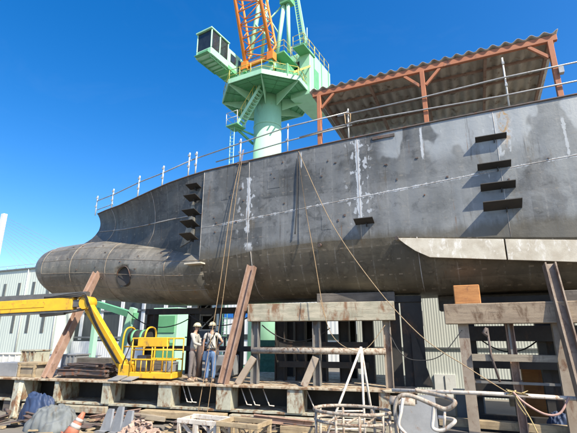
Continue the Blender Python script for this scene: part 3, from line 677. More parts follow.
# access stair and landing under the platform
A = CP+(tgt(262, 97, 2.0)-CP); A.z = CP.z-.1; B = tgt(240, 125, 2.6)
m = MB(); s_ = (CF*.35)
for k in (-1, 1): m.beam(A+s_*k, B+s_*k, .06, .22)
n = 12
for i in range(1, n): q = A.lerp(B, i/n); m.box(q, (.24, .68, .04), CA3)
m.build('access_stair', 'crane_green', crane)
m = MB()
for k in (-1, 1):
    m.tube([A+s_*k+ZZ*.95, B+s_*k+ZZ*.95], .03, 6)
    for i in range(0, 7): q = A.lerp(B, i/6)+s_*k; m.tube([q, q+ZZ*.95], .025, 6)
m.build('stair_handrail', 'crane_yellow', crane)
m = MB(); L = B-CL*.45; m.box(L-ZZ*.1, (1.2, 1.2, .1), CA3); m.beam(L-ZZ*.15, Vector((CP.x-1.2, CP.y-.4, L.z-.9)), .12, .2); m.beam(L-ZZ*.2+CF*.4, Vector((CP.x-1.0, CP.y-.8, L.z-.25)), .1, .14); m.build('stair_landing', 'crane_deep', crane)
m = MB(); c4 = [L+CL*.58*a+CF*.58*b for a, b in ((1, 1), (-1, 1), (-1, -1), (1, -1))]
for i in range(4):
    m.tube([c4[i], c4[i]+ZZ*1.1], .03, 6)
    if i < 3:
        for h in (.55, 1.1): m.tube([c4[i]+ZZ*h, c4[i+1]+ZZ*h], .026, 6)
m.build('landing_handrail', 'white_metal', crane)
m = MB(); q = L-CL*.1+CF*.3
for k in (-.2, .2): m.tube([q+CL*k-ZZ*.1, Vector((q.x+k, q.y, GZ+.2))], .035, 6)
for i in range(60): z = L.z-.3-i*.32; m.tube([Vector((q.x-.2, q.y, z)), Vector((q.x+.2, q.y, z))], .02, 5)
m.build('cat_ladder', 'crane_green', crane)

# ------------------------------------------------------------------ launching girder (deck the shores stand on)
gird = thing('launching_girder', 'long pale green steel girder carrying the shores and cradle beneath the hull', 'girder', dk(-10, 2, GZ))
U0, U1 = -26.0, .25
m = MB(); m.dbox(U0, U1, .0, 5.0, -.07, 0); m.build('top_flange', 'girder_edge', gird, bevel=.01)
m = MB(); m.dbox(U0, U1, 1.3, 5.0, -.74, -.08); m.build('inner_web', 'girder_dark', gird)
m = MB(); m.dbox(U0, U1, .12, 5.0, -.80, -.742); m.build('lower_flange', 'girder', gird)
for px, wd in [(18, .46), (56, .18), (106, .3), (165, .48), (224, .5), (295, .48), (384, .3)]:
    u, _ = onv(px, 395, .1)
    m = MB(); m.dbox(u-wd/2, u+wd/2, .06, .12, -.74, -.072); m.dbox(u-wd/2, u-wd/2+.03, .12, 1.3, -.74, -.072); m.dbox(u+wd/2-.03, u+wd/2, .12, .7, -.74, -.072)
    m.build('web_stiffener', 'girder', gird)
for u in (-24.5, -22.5, -20.5): m = MB(); m.dbox(u-.2, u+.2, .06, .12, -.74, -.072); m.build('web_stiffener', 'girder', gird)
for px in (185, 190, 244, 252, 266, 310):
    u, _ = onv(px, 395, .3); a = dk(u-.1, .3, -.12); b = dk(u+.14, .22, -.58); MB().tube([a, b, b+DU*.16-ZZ*.01], .018, 6).build('hook_rod', 'pipe_white', gird)
# timbers lying under the girder front
def timber(name, u0, u1, v0, v1, z0, z1, mat, label, cat='timber', group=None): return MB().dbox(u0, u1, v0, v1, z0, z1).build(name, mat, None, label, cat, group, bevel=.012)
ua, ub = onv(143, 414, -.12)[0], onv(226, 416, -.12)[0]
timber('timber_baulk', ua, ub, -.30, .02, -1.02, -.82, 'pine', 'pale pine baulk lying along the girder foot below the two workers')
ua, ub = onv(230, 416, -.1)[0], onv(396, 420, -.1)[0]
timber('timber_baulk', ua, ub, -.22, .06, -1.08, -.83, 'timber_green', 'long faded green timber lying along the girder foot below the cradle')
ua, ub = onv(25, 404, -.05)[0], onv(106, 407, -.05)[0]
timber('timber_baulk', ua, ub, -.2, .08, -1.02, -.82, 'timber_green', 'greenish grey timber lying along the girder foot behind the big bag')
for px, lab in [(12, 'short block under the girder foot nearest the left edge of the photo'), (118, 'short block under the girder foot by the grey wedges'), (190, 'short block under the girder foot behind the pale trestle'), (330, 'short block under the girder foot behind the rusty tube frame')]:
    u, _ = onv(px, 415, .3); timber('support_block', u-.4, u+.4, .2, .9, GZ, -.81, 'timber_dark', 'dark timber '+lab, 'block', 'blocks under the launching girder')

a = at(19, 384, Y=10.75); b = at(10, 427, Y=10.3); b = a+(b-a)*((a.z-GZ)/(a.z-b.z)); m = MB(); m.beam(b, a, .3, .16, (0, 1, 0)); m.build('leaning_plank', 'girder', None, 'wide pale green plank leaning against the girder at the left edge', 'plank', bevel=.01)
rnd = random.Random(31)
for k, (px, mt, lab) in enumerate([(150, 'timber', 'grey timber offcut propped on the pale pine baulk below the lift basket'), (262, 'timber_dark', 'dark timber offcut lying against the girder foot right of the wooden trestle'), (118, 'rust_beam', 'rusty steel offcut lying across the girder foot above the grey wedges'), (285, 'rust_beam', 'rusty steel offcut lying against the girder foot below the left support frame')]):
    u = onv(px, 412, -.3)[0]; c = dk(u, -.42, GZ+.22+.1*(k % 2)); d = (DU*cos(.2*k-.3)+DV*.25+ZZ*(.12*(k % 3)-.1))*(.6+.1*k); m = MB()
    if mt == 'rust_beam': m.hbeam(c-d, c+d, .16, .18, .02)
    else: m.beam(c-d, c+d, .2, .14)
    m.build('offcut', mt, None, lab, 'offcut', bevel=.008)
# ------------------------------------------------------------------ raking shores (H section)
def shore(p, q, wd, label, mat='rust_beam', upv=DU):
    MB().hbeam(p, q, wd, wd*.9, .035, upv).build('raking_shore', mat, None, label, 'shore', 'steel shores propping the hull')
u, _ = onv(46, 378, .16); p = dk(u, .16, .01); q = at(97, 273, Y=13.62)
shore(p, q, .28, 'rusty steel shore raking up to the bulb behind the yellow boom')
u, v = onv(223, 384, .2); p = dk(u, .2, .01); q = at(252, 266, Y=12.9)
shore(p, q, .30, 'rusty steel shore beside the blue-jeaned worker, raking to the hull side')
p = Vector((3.35, 12.2, GZ)); q = at(549, 264, Y=12.86); p = at(592, 425, Y=12.0); p.z = max(p.z, GZ)
shore(p, q, .30, 'tan brown steel shore at the right edge under the pale chine strake', 'shore_tan')
# bracing pads on hull
# ------------------------------------------------------------------ support frames under the hull
def uv_at(px, py, v): u, z = onv(px, py, v); return u, z
VF = .55
sf = thing('cradle_stand', 'grey steel support frame with cross pipe and raking struts under the green timber', 'frame', dk(-4.5, VF, 0))
zt1 = onv(320, 321, VF)[1]
for px in (255.5, 317, 388):
    u, _ = onv(px, 350, VF); m = MB(); m.hbeam(dk(u, VF, 0), dk(u, VF, zt1-.002), .24, .24, .025, DU); m.build('post', 'post' if px < 380 else 'post_lit', sf)
ua = onv(257, 350, VF)[0]; ub = onv(386, 351, VF)[0]; zp = onv(300, 350.5, VF)[1]
MB().tube([dk(ua-.1, VF-.17, zp), dk(ub, VF-.17, zp)], .10, 14).build('cross_pipe', 'pipe_rusty', sf)
for px, py, qx in [(255, 357, 238), (316.5, 357, 304)]:
    a = onv(px, py, VF-.05); b = onv(qx, 385, VF-.25)
    MB().beam(dk(a[0], VF-.14, a[1]), dk(b[0], VF-.3, .0), .22, .12, DV).build('raking_strut', 'post_lit', sf, bevel=.01)
uL = onv(248, 310, VF-.2)[0]; uR = onv(395, 318, VF-.2)[0]; zT = onv(300, 303, VF-.2)[1]
timber('cap_timber', uL, uR, VF-.25, VF+.3, zt1, zT, 'timber_green', 'faded green and rust stained timber laid across the left support frame')
uL = onv(318, 299, 1.1)[0]; uR = onv(395, 299, 1.1)[0]; z1 = onv(350, 293, 1.0)[1]
timber('keel_block', uL, uR, .9, 1.6, zT, z1, 'timber_dark', 'dark grey timber block wedged between the green cap timber and the hull', 'block')
# rear dark frame
def rear_frame(us, v, z1, label, mat='post_dark', rails=(.9,)):
    f = thing('cradle_stand', label, 'frame', dk(sum(us)/len(us), v, 0))
    for u in us: MB().hbeam(dk(u, v, 0), dk(u, v, z1), .36, .36, .03, DU).build('post', mat, f)
    for z in rails: MB().beam(dk(us[0], v-.2, z), dk(us[-1], v-.2, z), .1, .2).build('cross_rail', mat, f)
    MB().beam(dk(us[0]-.3, v, z1+.12), dk(us[-1]+.3, v, z1+.12), .3, .24).build('cap_beam', mat, f)
    return f
us = [onv(px, 350, 1.9)[0] for px in (281, 301, 322, 345, 369)]
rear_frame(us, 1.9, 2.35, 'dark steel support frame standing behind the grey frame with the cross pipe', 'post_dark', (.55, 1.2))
us = [onv(px, 350, 3.4)[0] for px in (150, 192, 238, 290, 312, 352)]
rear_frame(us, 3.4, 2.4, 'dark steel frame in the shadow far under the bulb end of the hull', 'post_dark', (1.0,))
u = onv(405, 340, 1.3)[0]
f = thing('cradle_stand', 'pair of black plated posts at the right end of the launching girder', 'frame', dk(u, 1.3, 0))
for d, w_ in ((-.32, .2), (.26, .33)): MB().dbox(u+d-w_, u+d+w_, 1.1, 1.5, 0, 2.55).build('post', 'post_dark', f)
MB().dbox(u-.5, u+.6, 1.05, 1.55, 2.553, 2.75).build('cap_beam', 'post_dark', f)
MB().prism([dk(u+.2, 1.0, 0), dk(u+.75, 1.0, 0), dk(u+.3, 1.0, 1.6), dk(u+.2, 1.0, 1.6)], DV*.04).build('gusset', 'post_dark', f)

# right support frame, standing on the yard floor
VR = .0
def X3(px, py, Y): return at(px, py, Y=Y)
YR2 = 12.75
MT['tan_timber'] = surf('brown_cap_timber', (.36, .285, .20), (.25, .19, .135), 1.6, .85, 0, .35, (.12, .075, .045), .35, (1, 1, 6), 30, .4)
rf = thing('cradle_stand', 'tall brown and grey support frame at the right carrying a wide pale timber', 'frame', (1.0, 13, GZ))
tL = X3(453, 323, YR2); tR = X3(580, 324, YR2); zb_ = (tL.z+tR.z)/2
def vpost(px0, w_, Y, mat, par, z1, h=True, z0=GZ):
    X = X3(px0, 360, Y).x; m = MB()
    if h: m.hbeam((X, Y, z0), (X, Y, z1), w_, w_, .025, (1, 0, 0))
    else: m.box((X, Y, (z0+z1)/2), (w_, w_, z1-z0))
    m.build('post', mat, par)
    return X
xa = vpost(467, .27, YR2+.15, 'post_lit', rf, zb_-.003, False)
xb = vpost(514, .2, YR2+.3, 'rust_beam', rf, zb_-.003)
xc = vpost(563, .25, YR2+.15, 'post_lit', rf, zb_-.003, False)
z_ = X3(515, 358, YR2).z; MB().box(((xa+xc)/2, YR2+.02, z_), (xc-xa-.27-.004, .16, .17)).build('cross_rail', 'timber', rf)
MB().box(((xa+xc)/2, YR2+.14, z_-.62), (xc-xa-.27-.004, .08, .06)).build('cross_rail', 'post', rf)
MB().box(((xa+xc)/2, YR2+.16, zb_-.4), (.05, .05, .8)).build('hanger', 'post', rf)
MB().box((tL.x+1.9, YR2+.1, (zb_+X3(500, 303, YR2).z)/2), (4.2, .5, X3(500, 303, YR2).z-zb_)).build('cap_timber', 'tan_timber', None, 'wide pale brown timber laid across the right support frame below the orange block', 'timber', None, bevel=.015)
za = X3(500, 303, YR2).z; bX = X3(467, 295, YR2+.25).x; zb2 = X3(467, 285, YR2+.1).z
MB().box((bX, YR2+.35, (za+zb2)/2), (.68, .6, zb2-za)).build('keel_block', 'timber_orange', None, 'bright orange timber block on top of the wide pale brown timber', 'block', None, bevel=.02)
MB().box((bX+2.6, YR2+.5, za+.15), (.6, .5, .3)).build('keel_block', 'timber_dark', None, 'dark timber block between the pale timber and hull beside the right edge shore', 'block', None, bevel=.02)
f = thing('cradle_stand', 'black rear support frame seen through the right support frame', 'frame', (1.3, 14.8, GZ))
YB_ = 14.6
MB().box((2.6, 15.3, 2.54), (7.4, .7, .47)).build('gap_beam', 'timber_dark', None, 'long dark beam added to darken the gap under the keel behind the bright orange block', 'timber', bevel=.01)  # added beam, keeps the bright gap under the hull dark
def xr(px, py=360): return X3(px, py, YB_).x
def zr_(py, px=510): return X3(px, py, YB_).z
def plate(name, x0, x1, z0, z1, y0=YB_, th=.3): MB().box(((x0+x1)/2, y0, (z0+z1)/2), (x1-x0, th, z1-z0)).build(name, 'post_dark', f)
plate('post', xr(472), xr(478.5), GZ, 2.4); plate('post', xr(509), xr(518), GZ, 2.4); plate('post', xr(540), xr(548), GZ, 2.4); plate('post', xr(569), xr(580), GZ, 2.4)
plate('web_panel', xr(548)+.003, xr(569)-.003, GZ+.3, 2.4, YB_+.05, .06); plate('header_beam', xr(470), xr(590), zr_(341), zr_(326), YB_-.26, .2)
plate('cross_rail', xr(470), xr(590), zr_(368), zr_(356), YB_-.26, .2); plate('cross_rail', xr(470), xr(519), zr_(397), zr_(379), YB_-.26, .2); plate('cross_rail', xr(470), xr(590), GZ, zr_(414), YB_-.26, .2)
plate('cap_beam', xr(468), xr(596), 2.403, 2.65, YB_, .5)
m = MB(); p = X3(487, 328, YR2-.1); m.tube([p, X3(491, 355, YR2-.1), X3(500, 382, YR2-.15)], .03, 8); m.tube([p, p+Vector((-.1, 0, -.12)), p+Vector((0, 0, -.2))], .05, 8); m.build('chain_hoist', 'scrap', None, 'dark chain hoist hanging from the wide pale timber', 'hoist')

# white pipe in front of right frame with rope and hose
pa, pb = X3(392, 390, 12.35), X3(600, 399, 12.25)
m = MB(); m.tube([pa, pa.lerp(pb, .5)+Vector((0, 0, .02)), pb+Vector((.6, 0, -.03))], .05, 10); m.build('guard_pipe', 'pipe_white', None, 'long white pipe lashed level across the legs of the right support frame', 'pipe')
p0 = X3(517, 394, 12.25)
m = MB()
for k in range(5): m.tube([p0+Vector((random.uniform(-.25, .25), random.uniform(-.05, .02), random.uniform(-.02, .1))) for _ in range(5)], .017, 6)
m.tube(smoothpts([p0+Vector((-.05, -.03, .06)), p0+Vector((-.02, -.06, -.2)), p0+Vector((.12, -.06, -.45))]), .016, 6)
m.build('rope_tangle', 'rope_yellow', None, 'knotted pale rope tangle draped over the white pipe', 'rope')
m = MB(); m.tube(smoothpts([X3(513, 392, 12.2), X3(525, 403, 12.15), X3(545, 414, 12.1), X3(560, 413, 12.1), X3(569, 397, 12.2)]), .025, 8); m.build('hose', 'hose_pink', None, 'dusty pink hose looping down from the white pipe at right', 'hose')
m = MB(); m.tube(smoothpts([X3(516, 396, 12.1), X3(530, 418, 12.0), X3(541, 440, 11.9)]), .014, 6); m.build('rope', 'rope_yellow', None, 'thin yellow rope running down from the white pipe to the ground at bottom right', 'rope')

# ------------------------------------------------------------------ ropes from the hull
def rope(pts, r, mat, label): MB().tube(smoothpts(pts, 8), r, 6).build('rope', mat, None, label, 'rope')
t0 = r3(243, 150)
MT['rope_pale'] = surf('worn_tan_rope', (.34, .25, .15), None, 20, .9, 0, .3)
rope([t0, at(232, 200, Y=12.78), at(219, 290, Y=12.5), at(198, 412, Y=12.1)], .012, 'rope_brown', 'brown rope hanging from the guard rail, left one of the close pair')
rope([t0+Vector((.05, -.02, 0)), at(237, 190, Y=12.75), at(224, 290, Y=12.45), at(209, 400, Y=12.0), at(206, 419, Y=11.9)], .010, 'rope_brown', 'brown rope hanging from the guard rail, right one of the close pair')
k0 = r3(297, 151)
rope([k0, at(297, 175, Y=12.95), at(297, 200, Y=12.93), at(295, 234, Y=12.9)], .022, 'rope_dark', 'short black cable hanging straight down the hull side')
rope([k0+Vector((.03, -.04, 0)), at(306, 210, Y=12.8), at(314, 255, Y=12.6), at(322, 303, Y=12.3), at(326, 318, Y=12.3)], .010, 'rope_brown', 'thin brown rope from hull edge down to the green cap timber')
rope([k0+Vector((.06, -.05, 0)), at(330, 220, Y=12.3), at(372, 282, Y=11.8), at(420, 335, Y=11.4), at(467, 367, Y=11.2), at(507, 392, Y=11.8)], .0115, 'rope_pale', 'long pale rope slanting across the hull from its top edge to the right frame')
rope([at(320, 300, Y=12.2), at(332, 335, Y=12.1), at(352, 350, Y=12), at(368, 347, Y=12.1), at(385, 325, Y=12.3)], .010, 'rope_pale', 'pale rope drooping in a loop below the green cap timber')
rope([at(388, 330, Y=12.6), at(400, 352, Y=12.5), at(415, 360, Y=12.5), at(440, 356, Y=12.5), at(462, 330, Y=12.7)], .012, 'rope_dark', 'slack dark cable strung between the left and right support frames')

# ------------------------------------------------------------------ yellow boom lift
lift = thing('boom_lift', 'yellow articulated boom lift with its basket lowered onto the girder', 'boom lift', (-21.5, 8.6, GZ))
Yb = 11.7
k1 = at(88, 303, Y=12.0); b0 = at(0, 308, Y=10.9); dirb = (b0-k1).normalized(); b1 = k1+dirb*10.2
s1 = k1+dirb*.55
m = MB(); m.beam(s1, b1, .36, .48); m.build('outer_boom', 'lift_yellow', lift, bevel=.015)
m = MB(); m.beam(k1+dirb*.15, s1+dirb*.25, .26, .26); m.build('inner_boom', 'lift_grey', lift)
m = MB(); m.beam(s1+ZZ*.34-dirb*.5, b1+ZZ*.34, .26, .2); m.build('cable_tray', 'lift_grey', lift)
m = MB(); m.beam(s1-ZZ*.28, b1-ZZ*.28, .28, .08); m.build('boom_wear_strip', 'lift_grey', lift)
m = MB(); m.cyl(k1-DV*.22, k1+DV*.22, .25, n=20); m.box(k1+Vector((-.12, 0, .05)), (.5, .34, .3)); m.tube(smoothpts([k1+Vector((-.3, -.2, .16)), k1+Vector((0, -.22, .28)), k1+Vector((.25, -.2, .12)), k1+Vector((.28, -.2, -.25))]), .03, 6); m.build('knuckle', 'lift_yellow', lift, bevel=.01)
kb = at(126, 370, Y=12.4)
m = MB(); m.beam(s1+dirb*1.1-DV*.19, b1-DV*.19+ZZ*.02, .02, .16); m.build('boom_side_rib', 'lift_yellow', lift)
for o_ in (0, .06, .12): MB().tube(smoothpts([s1+dirb*1.2+ZZ*(.28+o_*.3)-DV*.14, s1+dirb*.1+ZZ*(.36-o_)-DV*.2, k1+ZZ*(.34-o_)-DV*.26, k1+Vector((.3-o_, 0, -.05))-DV*.24, k1.lerp(kb, .35)-DV*.22+Vector((.05-o_, 0, 0)), k1.lerp(kb, .9)-DV*.2+Vector((.04-o_, 0, 0))]), .018, 6).build('hydraulic_hose', 'rubber', lift)
m = MB(); m.tube([k1+dirb*.9-ZZ*.32, k1+dirb*.15-ZZ*.22], .06, 10); m.tube([k1+dirb*1.9-ZZ*.36, k1+dirb*.9-ZZ*.32], .09, 10); m.build('lift_cylinder', 'lift_grey', lift)
m = MB(); m.beam(k1+Vector((.1, 0, -.05)), kb+Vector((.12, 0, .0)), .19, .21, (0, 1, 0)); m.build('jib_arm', 'lift_yellow', lift, bevel=.01)
m = MB(); m.beam(k1+Vector((-.15, .05, -.15)), kb+Vector((-.24, .05, .0)), .16, .14, (0, 1, 0)); m.build('jib_arm', 'lift_yellow', lift, bevel=.01)
m = MB(); m.tube([k1.lerp(kb, .3)+Vector((-.03, -.03, 0)), k1.lerp(kb, .9)+Vector((-.03, -.03, 0))], .05, 10); m.build('jib_cylinder', 'lift_grey', lift)
# basket
bl, bz = onv(134, 374, .75); br, _ = onv(176, 374, .75); bz = .07; v0, v1 = .45, 1.2; bh = 1.34
m = MB(); m.dbox(bl, br, v0, v1, bz, bz+.2); m.build('basket_floor', 'lift_yellow', lift, bevel=.02)
m = MB()
for u in (bl+.02, (bl+br)/2, br-.02):
    for v in (v0+.02, v1-.02): m.tube([dk(u, v, bz+.2), dk(u, v, bz+bh)], .026, 8)
for z in (bz+.62, bz+bh): m.tube([dk(bl+.02, v0+.02, z), dk(br-.02, v0+.02, z), dk(br-.02, v1-.02, z), dk(bl+.02, v1-.02, z)], .028, 8, True, False)
for u in (bl+.22, bl+.44, bl+.66, br-.25): m.tube([dk(u, v0+.02, bz+.2), dk(u, v0+.02, bz+(.62 if u < br-.4 else bh))], .018, 6)
m.tube([dk(bl+.02, v0+.02, bz+.95), dk(br-.02, v0+.02, bz+.95)], .02, 8); m.tube([dk(bl+.02, v1-.02, bz+.95), dk(br-.02, v1-.02, bz+.95)], .02, 8)
m.build('basket_rail', 'lift_yellow', lift)
m = MB(); m.dbox(bl+.25, br-.25, v0-.02, v0+.14, bz+1.06, bz+1.38); m.build('control_panel', 'lift_yellow', lift, bevel=.015)
m = MB(); m.dbox(bl+.12, bl+.5, v0+.2, v1-.15, bz+.203, bz+.75); m.build('tool_box', 'lift_grey', lift, bevel=.02)
m = MB(); m.dbox(br-.5, br-.12, v0+.25, v1-.1, bz+.203, bz+.55); m.build('tool_box', 'steel_grey', lift, bevel=.02)
m = MB(); m.tube(smoothpts([dk(bl+.05, v0-.03, bz+1.3), dk(bl-.1, v0-.1, bz+.8), dk(bl-.25, v0-.05, bz+.5), dk(bl-.3, v0, bz+.3)]), .02, 6); m.build('control_cable', 'rubber', lift)
m = MB(); m.dbox(bl-.52, bl-.02, .5, 1.1, .02, .52); m.dbox(bl-.3, bl, .6, 1.0, .5, .62); m.build('basket_rotator', 'lift_yellow', lift, bevel=.03)
# turret and chassis out of frame at left
b1t = b1
m = MB(); m.beam(b1+Vector((0, 0, -.1)), Vector((b1.x+1.5, b1.y-.6, .6)), .3, .3, (0, 1, 0)); m.build('lower_boom', 'lift_yellow', lift)
bc = Vector((b1.x+1.2, b1.y-.5, 0))
m = MB(); m.box(bc+Vector((0, 0, .15)), (2.6, 2.0, 1.0)); m.build('turret', 'lift_yellow', lift, bevel=.1)
m = MB(); m.box(bc+Vector((0, 0, -.6)), (3.0, 1.7, .4)); m.build('chassis', 'lift_grey', lift, bevel=.05)
for dx in (-1.1, 1.1):
    for dy in (-1.0, 1.0): m = MB(); m.cyl(bc+Vector((dx, dy-.16, -.72)), bc+Vector((dx, dy+.16, -.72)), .48, n=24); m.build('wheel', 'rubber', lift)
# drum in guard standing beside the basket
ud = onv(139, 337, 1.5)[0]
dr = thing('cable_drum', 'black and green cable drum in a bent yellow guard beside the lift basket', 'drum', dk(ud, 1.6, 0))
zc_ = 1.42
m = MB(); m.cyl(dk(ud-.38, 1.6, zc_), dk(ud+.38, 1.6, zc_), .3, n=24); m.build('drum_body', 'rubber', dr)
m = MB()
for d in (-.2, .18): m.cyl(dk(ud+d-.05, 1.6, zc_), dk(ud+d+.05, 1.6, zc_), .315, n=24)
m.build('drum_band', 'crane_deep', dr)
m = MB()
for d in (-.48, .46): m.tube(smoothpts([dk(ud+d, 1.3, .0), dk(ud+d-.04, 1.25, 1.2), dk(ud+d, 1.35, 1.75), dk(ud+d, 1.85, 1.75), dk(ud+d, 1.95, 1.2), dk(ud+d, 1.9, 0)]), .035, 8)
m.tube([dk(ud-.48, 1.32, 1.1), dk(ud+.46, 1.32, 1.1)], .03, 8); m.build('drum_guard', 'lift_yellow', dr)
# things on the deck at the left
def pile(seed, u0, u1, v0, v1, z1, n, mat, name, label, cat):
    rnd = random.Random(seed); m = MB()
    for i in range(n):
        L = (u1-u0)*rnd.uniform(.5, .95); uc = rnd.uniform(u0+L/2, u1-L/2); z = .05+z1*(i/n)
        a = dk(uc-L/2, rnd.uniform(v0, v1), z+rnd.uniform(-.03, .03)); b = dk(uc+L/2, rnd.uniform(v0, v1), z+rnd.uniform(-.03, .05))
        if rnd.random() < .5: m.beam(a, b, rnd.uniform(.08, .25), rnd.uniform(.05, .12))
        else: m.hbeam(a, b, .16, .16, .015)
    return m.build(name, mat, None, label, cat)
ua, ub = onv(58, 372, .8)[0], onv(112, 372, .8)[0]
pile(5, ua, ub, .4, 1.5, .40, 26, 'scrap', 'scrap_pile', 'heap of dark rusty steel offcuts on the girder below the yellow boom', 'scrap heap')
ua, ub = onv(0, 370, .5)[0], onv(21, 372, .5)[0]
timber('steel_box', ua, ub, .3, 1.0, .003, .5, 'steel_grey', 'grey steel box on the girder at the left edge of the photo', 'box')
ua, ub = onv(23, 370, .5)[0], onv(39, 372, .5)[0]
cr_ = thing('wooden_crate', 'weathered beige wooden crate on the girder beside the left shore', 'crate', dk((ua+ub)/2, .6, 0))
m = MB(); m.dbox(ua, ub, .35, 1.0, .003, .44); m.build('crate_side', 'timber', cr_)
m = MB()
for z in (.05, .38): m.dbox(ua-.02, ub+.02, .31, .348, z-.04, z+.05)
for u in (ua+.03, ub-.03): m.dbox(u-.04, u+.04, .27, .308, .01, .44)
m.dbox(ua-.1, ub+.1, .3, 1.05, .443, .52)
m.build('crate_batten', 'pine', cr_)
for px, wd, ti, lab in [(119, .42, .2, 'grey steel plate tilted on the girder edge beneath the lift arm'), (132, .4, .16, 'second grey steel plate on the girder edge, next to the basket')]:
    u = onv(px, 377, .3)[0]; c = dk(u, .35, .1); ax = (DU, (DV*cos(ti)+ZZ*sin(ti)*1.0).normalized(), (ZZ*cos(ti)-DV*sin(ti)).normalized())
    m = MB(); m.box(c, (wd, .75, .03), ax); m.build('steel_plate', 'steel_grey', None, lab, 'plate')
for px0, px1, v, z, mt, lab in [(-6, 15, 2.0, .72, 'white_metal', 'pale sheet metal box standing behind the grey box at the left edge'), (18, 33, 2.2, .86, 'girder', 'pale green steel box standing behind the wooden crate'), (60, 74, 2.3, .7, 'steel_grey', 'grey steel bin behind the scrap heap')]:
    ua, ub = onv(px0, 370, v)[0], onv(px1, 370, v)[0]; t = thing('storage_bin', lab, 'bin', dk((ua+ub)/2, v, 0))
    MB().dbox(ua, ub, v, v+.8, .003, z).build('bin_body', mt, t, bevel=.02)
    for k in range(4): u = ua+.06+(ub-ua-.12)*k/3; MB().dbox(u-.03, u+.03, v-.04, v-.002, .01, z-.02).build('bin_rib', mt, t)
    MB().dbox(ua-.03, ub+.03, v-.05, v+.85, z+.002, z+.05).build('bin_rim', mt, t)
wl2 = thing('low_wall', 'low pale concrete wall on the yard in front of the left warehouse', 'wall', (-40, 27, GZ))
MB().box((-40, 27, GZ+.55), (22, .3, 1.1)).build('wall', 'concrete_white', wl2); MB().box((-40, 27, GZ+1.13), (22.1, .4, .06)).build('coping', 'steel_grey', wl2)
# white ducts and green cabinet behind
for px, py, s, lab in [(209, 322, .75, 'white square duct end with dark inside, behind the workers'), (206, 309, .62, 'smaller white square duct stacked above the other duct behind the workers')]:
    p = at(px, py, Y=17.2); d = thing('air_duct', lab, 'duct', (p.x, p.y, p.z-s/2))
    ax = (Vector((cos(.5), sin(.5), 0)), Vector((-sin(.5), cos(.5), 0)), ZZ)
    m = MB()
    for a_, b_ in ((1, 0), (-1, 0)): m.box(p+ax[0]*(s/2*a_), (.06, 1.2, s), ax)
    for c_ in (1, -1): m.box(p+ZZ*(s/2*c_), (s+.06, 1.2, .06), ax)
    m.build('duct_shell', 'white_metal', d)
    m = MB(); m.box(p+ax[1]*.2, (s-.08, .02, s-.08), ax); m.build('duct_inside', 'girder_dark', d)
    m = MB(); m.beam(p-ax[1]*.55-ax[0]*(s*.4)-ZZ*(s*.4), p-ax[1]*.55+ax[0]*(s*.4)+ZZ*(s*.4), .05, .05); m.build('duct_brace', 'white_metal', d)
p = at(207, 330, Y=17.2); m = MB()
for a, b in ((-.7, -.5), (.7, -.5), (.7, .5), (-.7, .5)): m.beam((p.x+a, p.y+b, GZ), (p.x+a, p.y+b, p.z-.36), .08, .08, (0, 1, 0))
m.box((p.x, p.y, p.z-.33), (1.6, 1.2, .06)); m.build('steel_table', 'post', None, 'dark steel stand carrying the white ducts behind the workers', 'stand')
p = at(170, 335, Y=22); gc = thing('machine_cabinet', 'mint green machinery cabinet beyond the lift basket', 'cabinet', (p.x, p.y, GZ))
MB().box((p.x, p.y, 1.0), (2.0, 1.2, 2*2.2)).build('cabinet_body', 'crane_green', gc, bevel=.04)
MB().box((p.x, p.y-.62, 2.2), (1.6, .05, 1.0)).build('vent_panel', 'crane_deep', gc); MB().box((p.x, p.y-.62, .3), (1.6, .05, 1.6)).build('cabinet_door', 'crane_deep', gc)
# green portal leg
a, b = at(134, 308, Y=19), at(118, 358, Y=19); c = at(98, 304, Y=20); d_ = at(136, 316, Y=19)
pl = thing('gantry_leg', 'mint green raking gantry leg with a sloping beam behind the lift arm', 'gantry', (b.x, b.y, GZ))
e = b+(b-a)*((b.z-GZ)/(a.z-b.z)); MB().beam(e, a, .35, .3, (0, 1, 0)).build('leg', 'crane_green', pl); MB().beam(c, d_, .3, .35).build('beam', 'crane_deep', pl)
cc = c+(c-d_)*.2; MB().beam((c.x, c.y, GZ), c, .3, .3, (0, 1, 0)).build('leg', 'crane_green', pl)
p = at(267, 365, Y=19); m = MB(); m.box((p.x, p.y, .1), (.9, .06, 2.4)); 
for k in range(7): m.box((p.x, p.y-.05, -.9+k*.33), (.94, .03, .05))
m.build('mesh_screen', surf('teal_mesh', (.08, .24, .19), (.12, .32, .26), 6, .8, 0, .2), None, 'teal mesh screen seen between the posts of the left support frame', 'screen')

rnd = random.Random(5)
for i, (x0, y0, x1, y1, v, sg_, lab) in enumerate([(128, 312, 190, 318, 2.9, .5, 'black cable slung under the hull above the lift basket'), (186, 312, 250, 316, 2.7, .45, 'black cable slung under the hull above the two workers'), (262, 325, 330, 328, 1.6, .5, 'black cable slung behind the left support frame'), (470, 330, 545, 332, 1.2, .6, 'black cable slung behind the posts of the right support frame')]):
    a, b = onv(x0, y0, v), onv(x1, y1, v); MB().tube(sag(dk(a[0], v, a[1]), dk(b[0], v, b[1]), sg_), .022, 6).build('slung_cable', 'rope_dark', None, lab, 'cable')
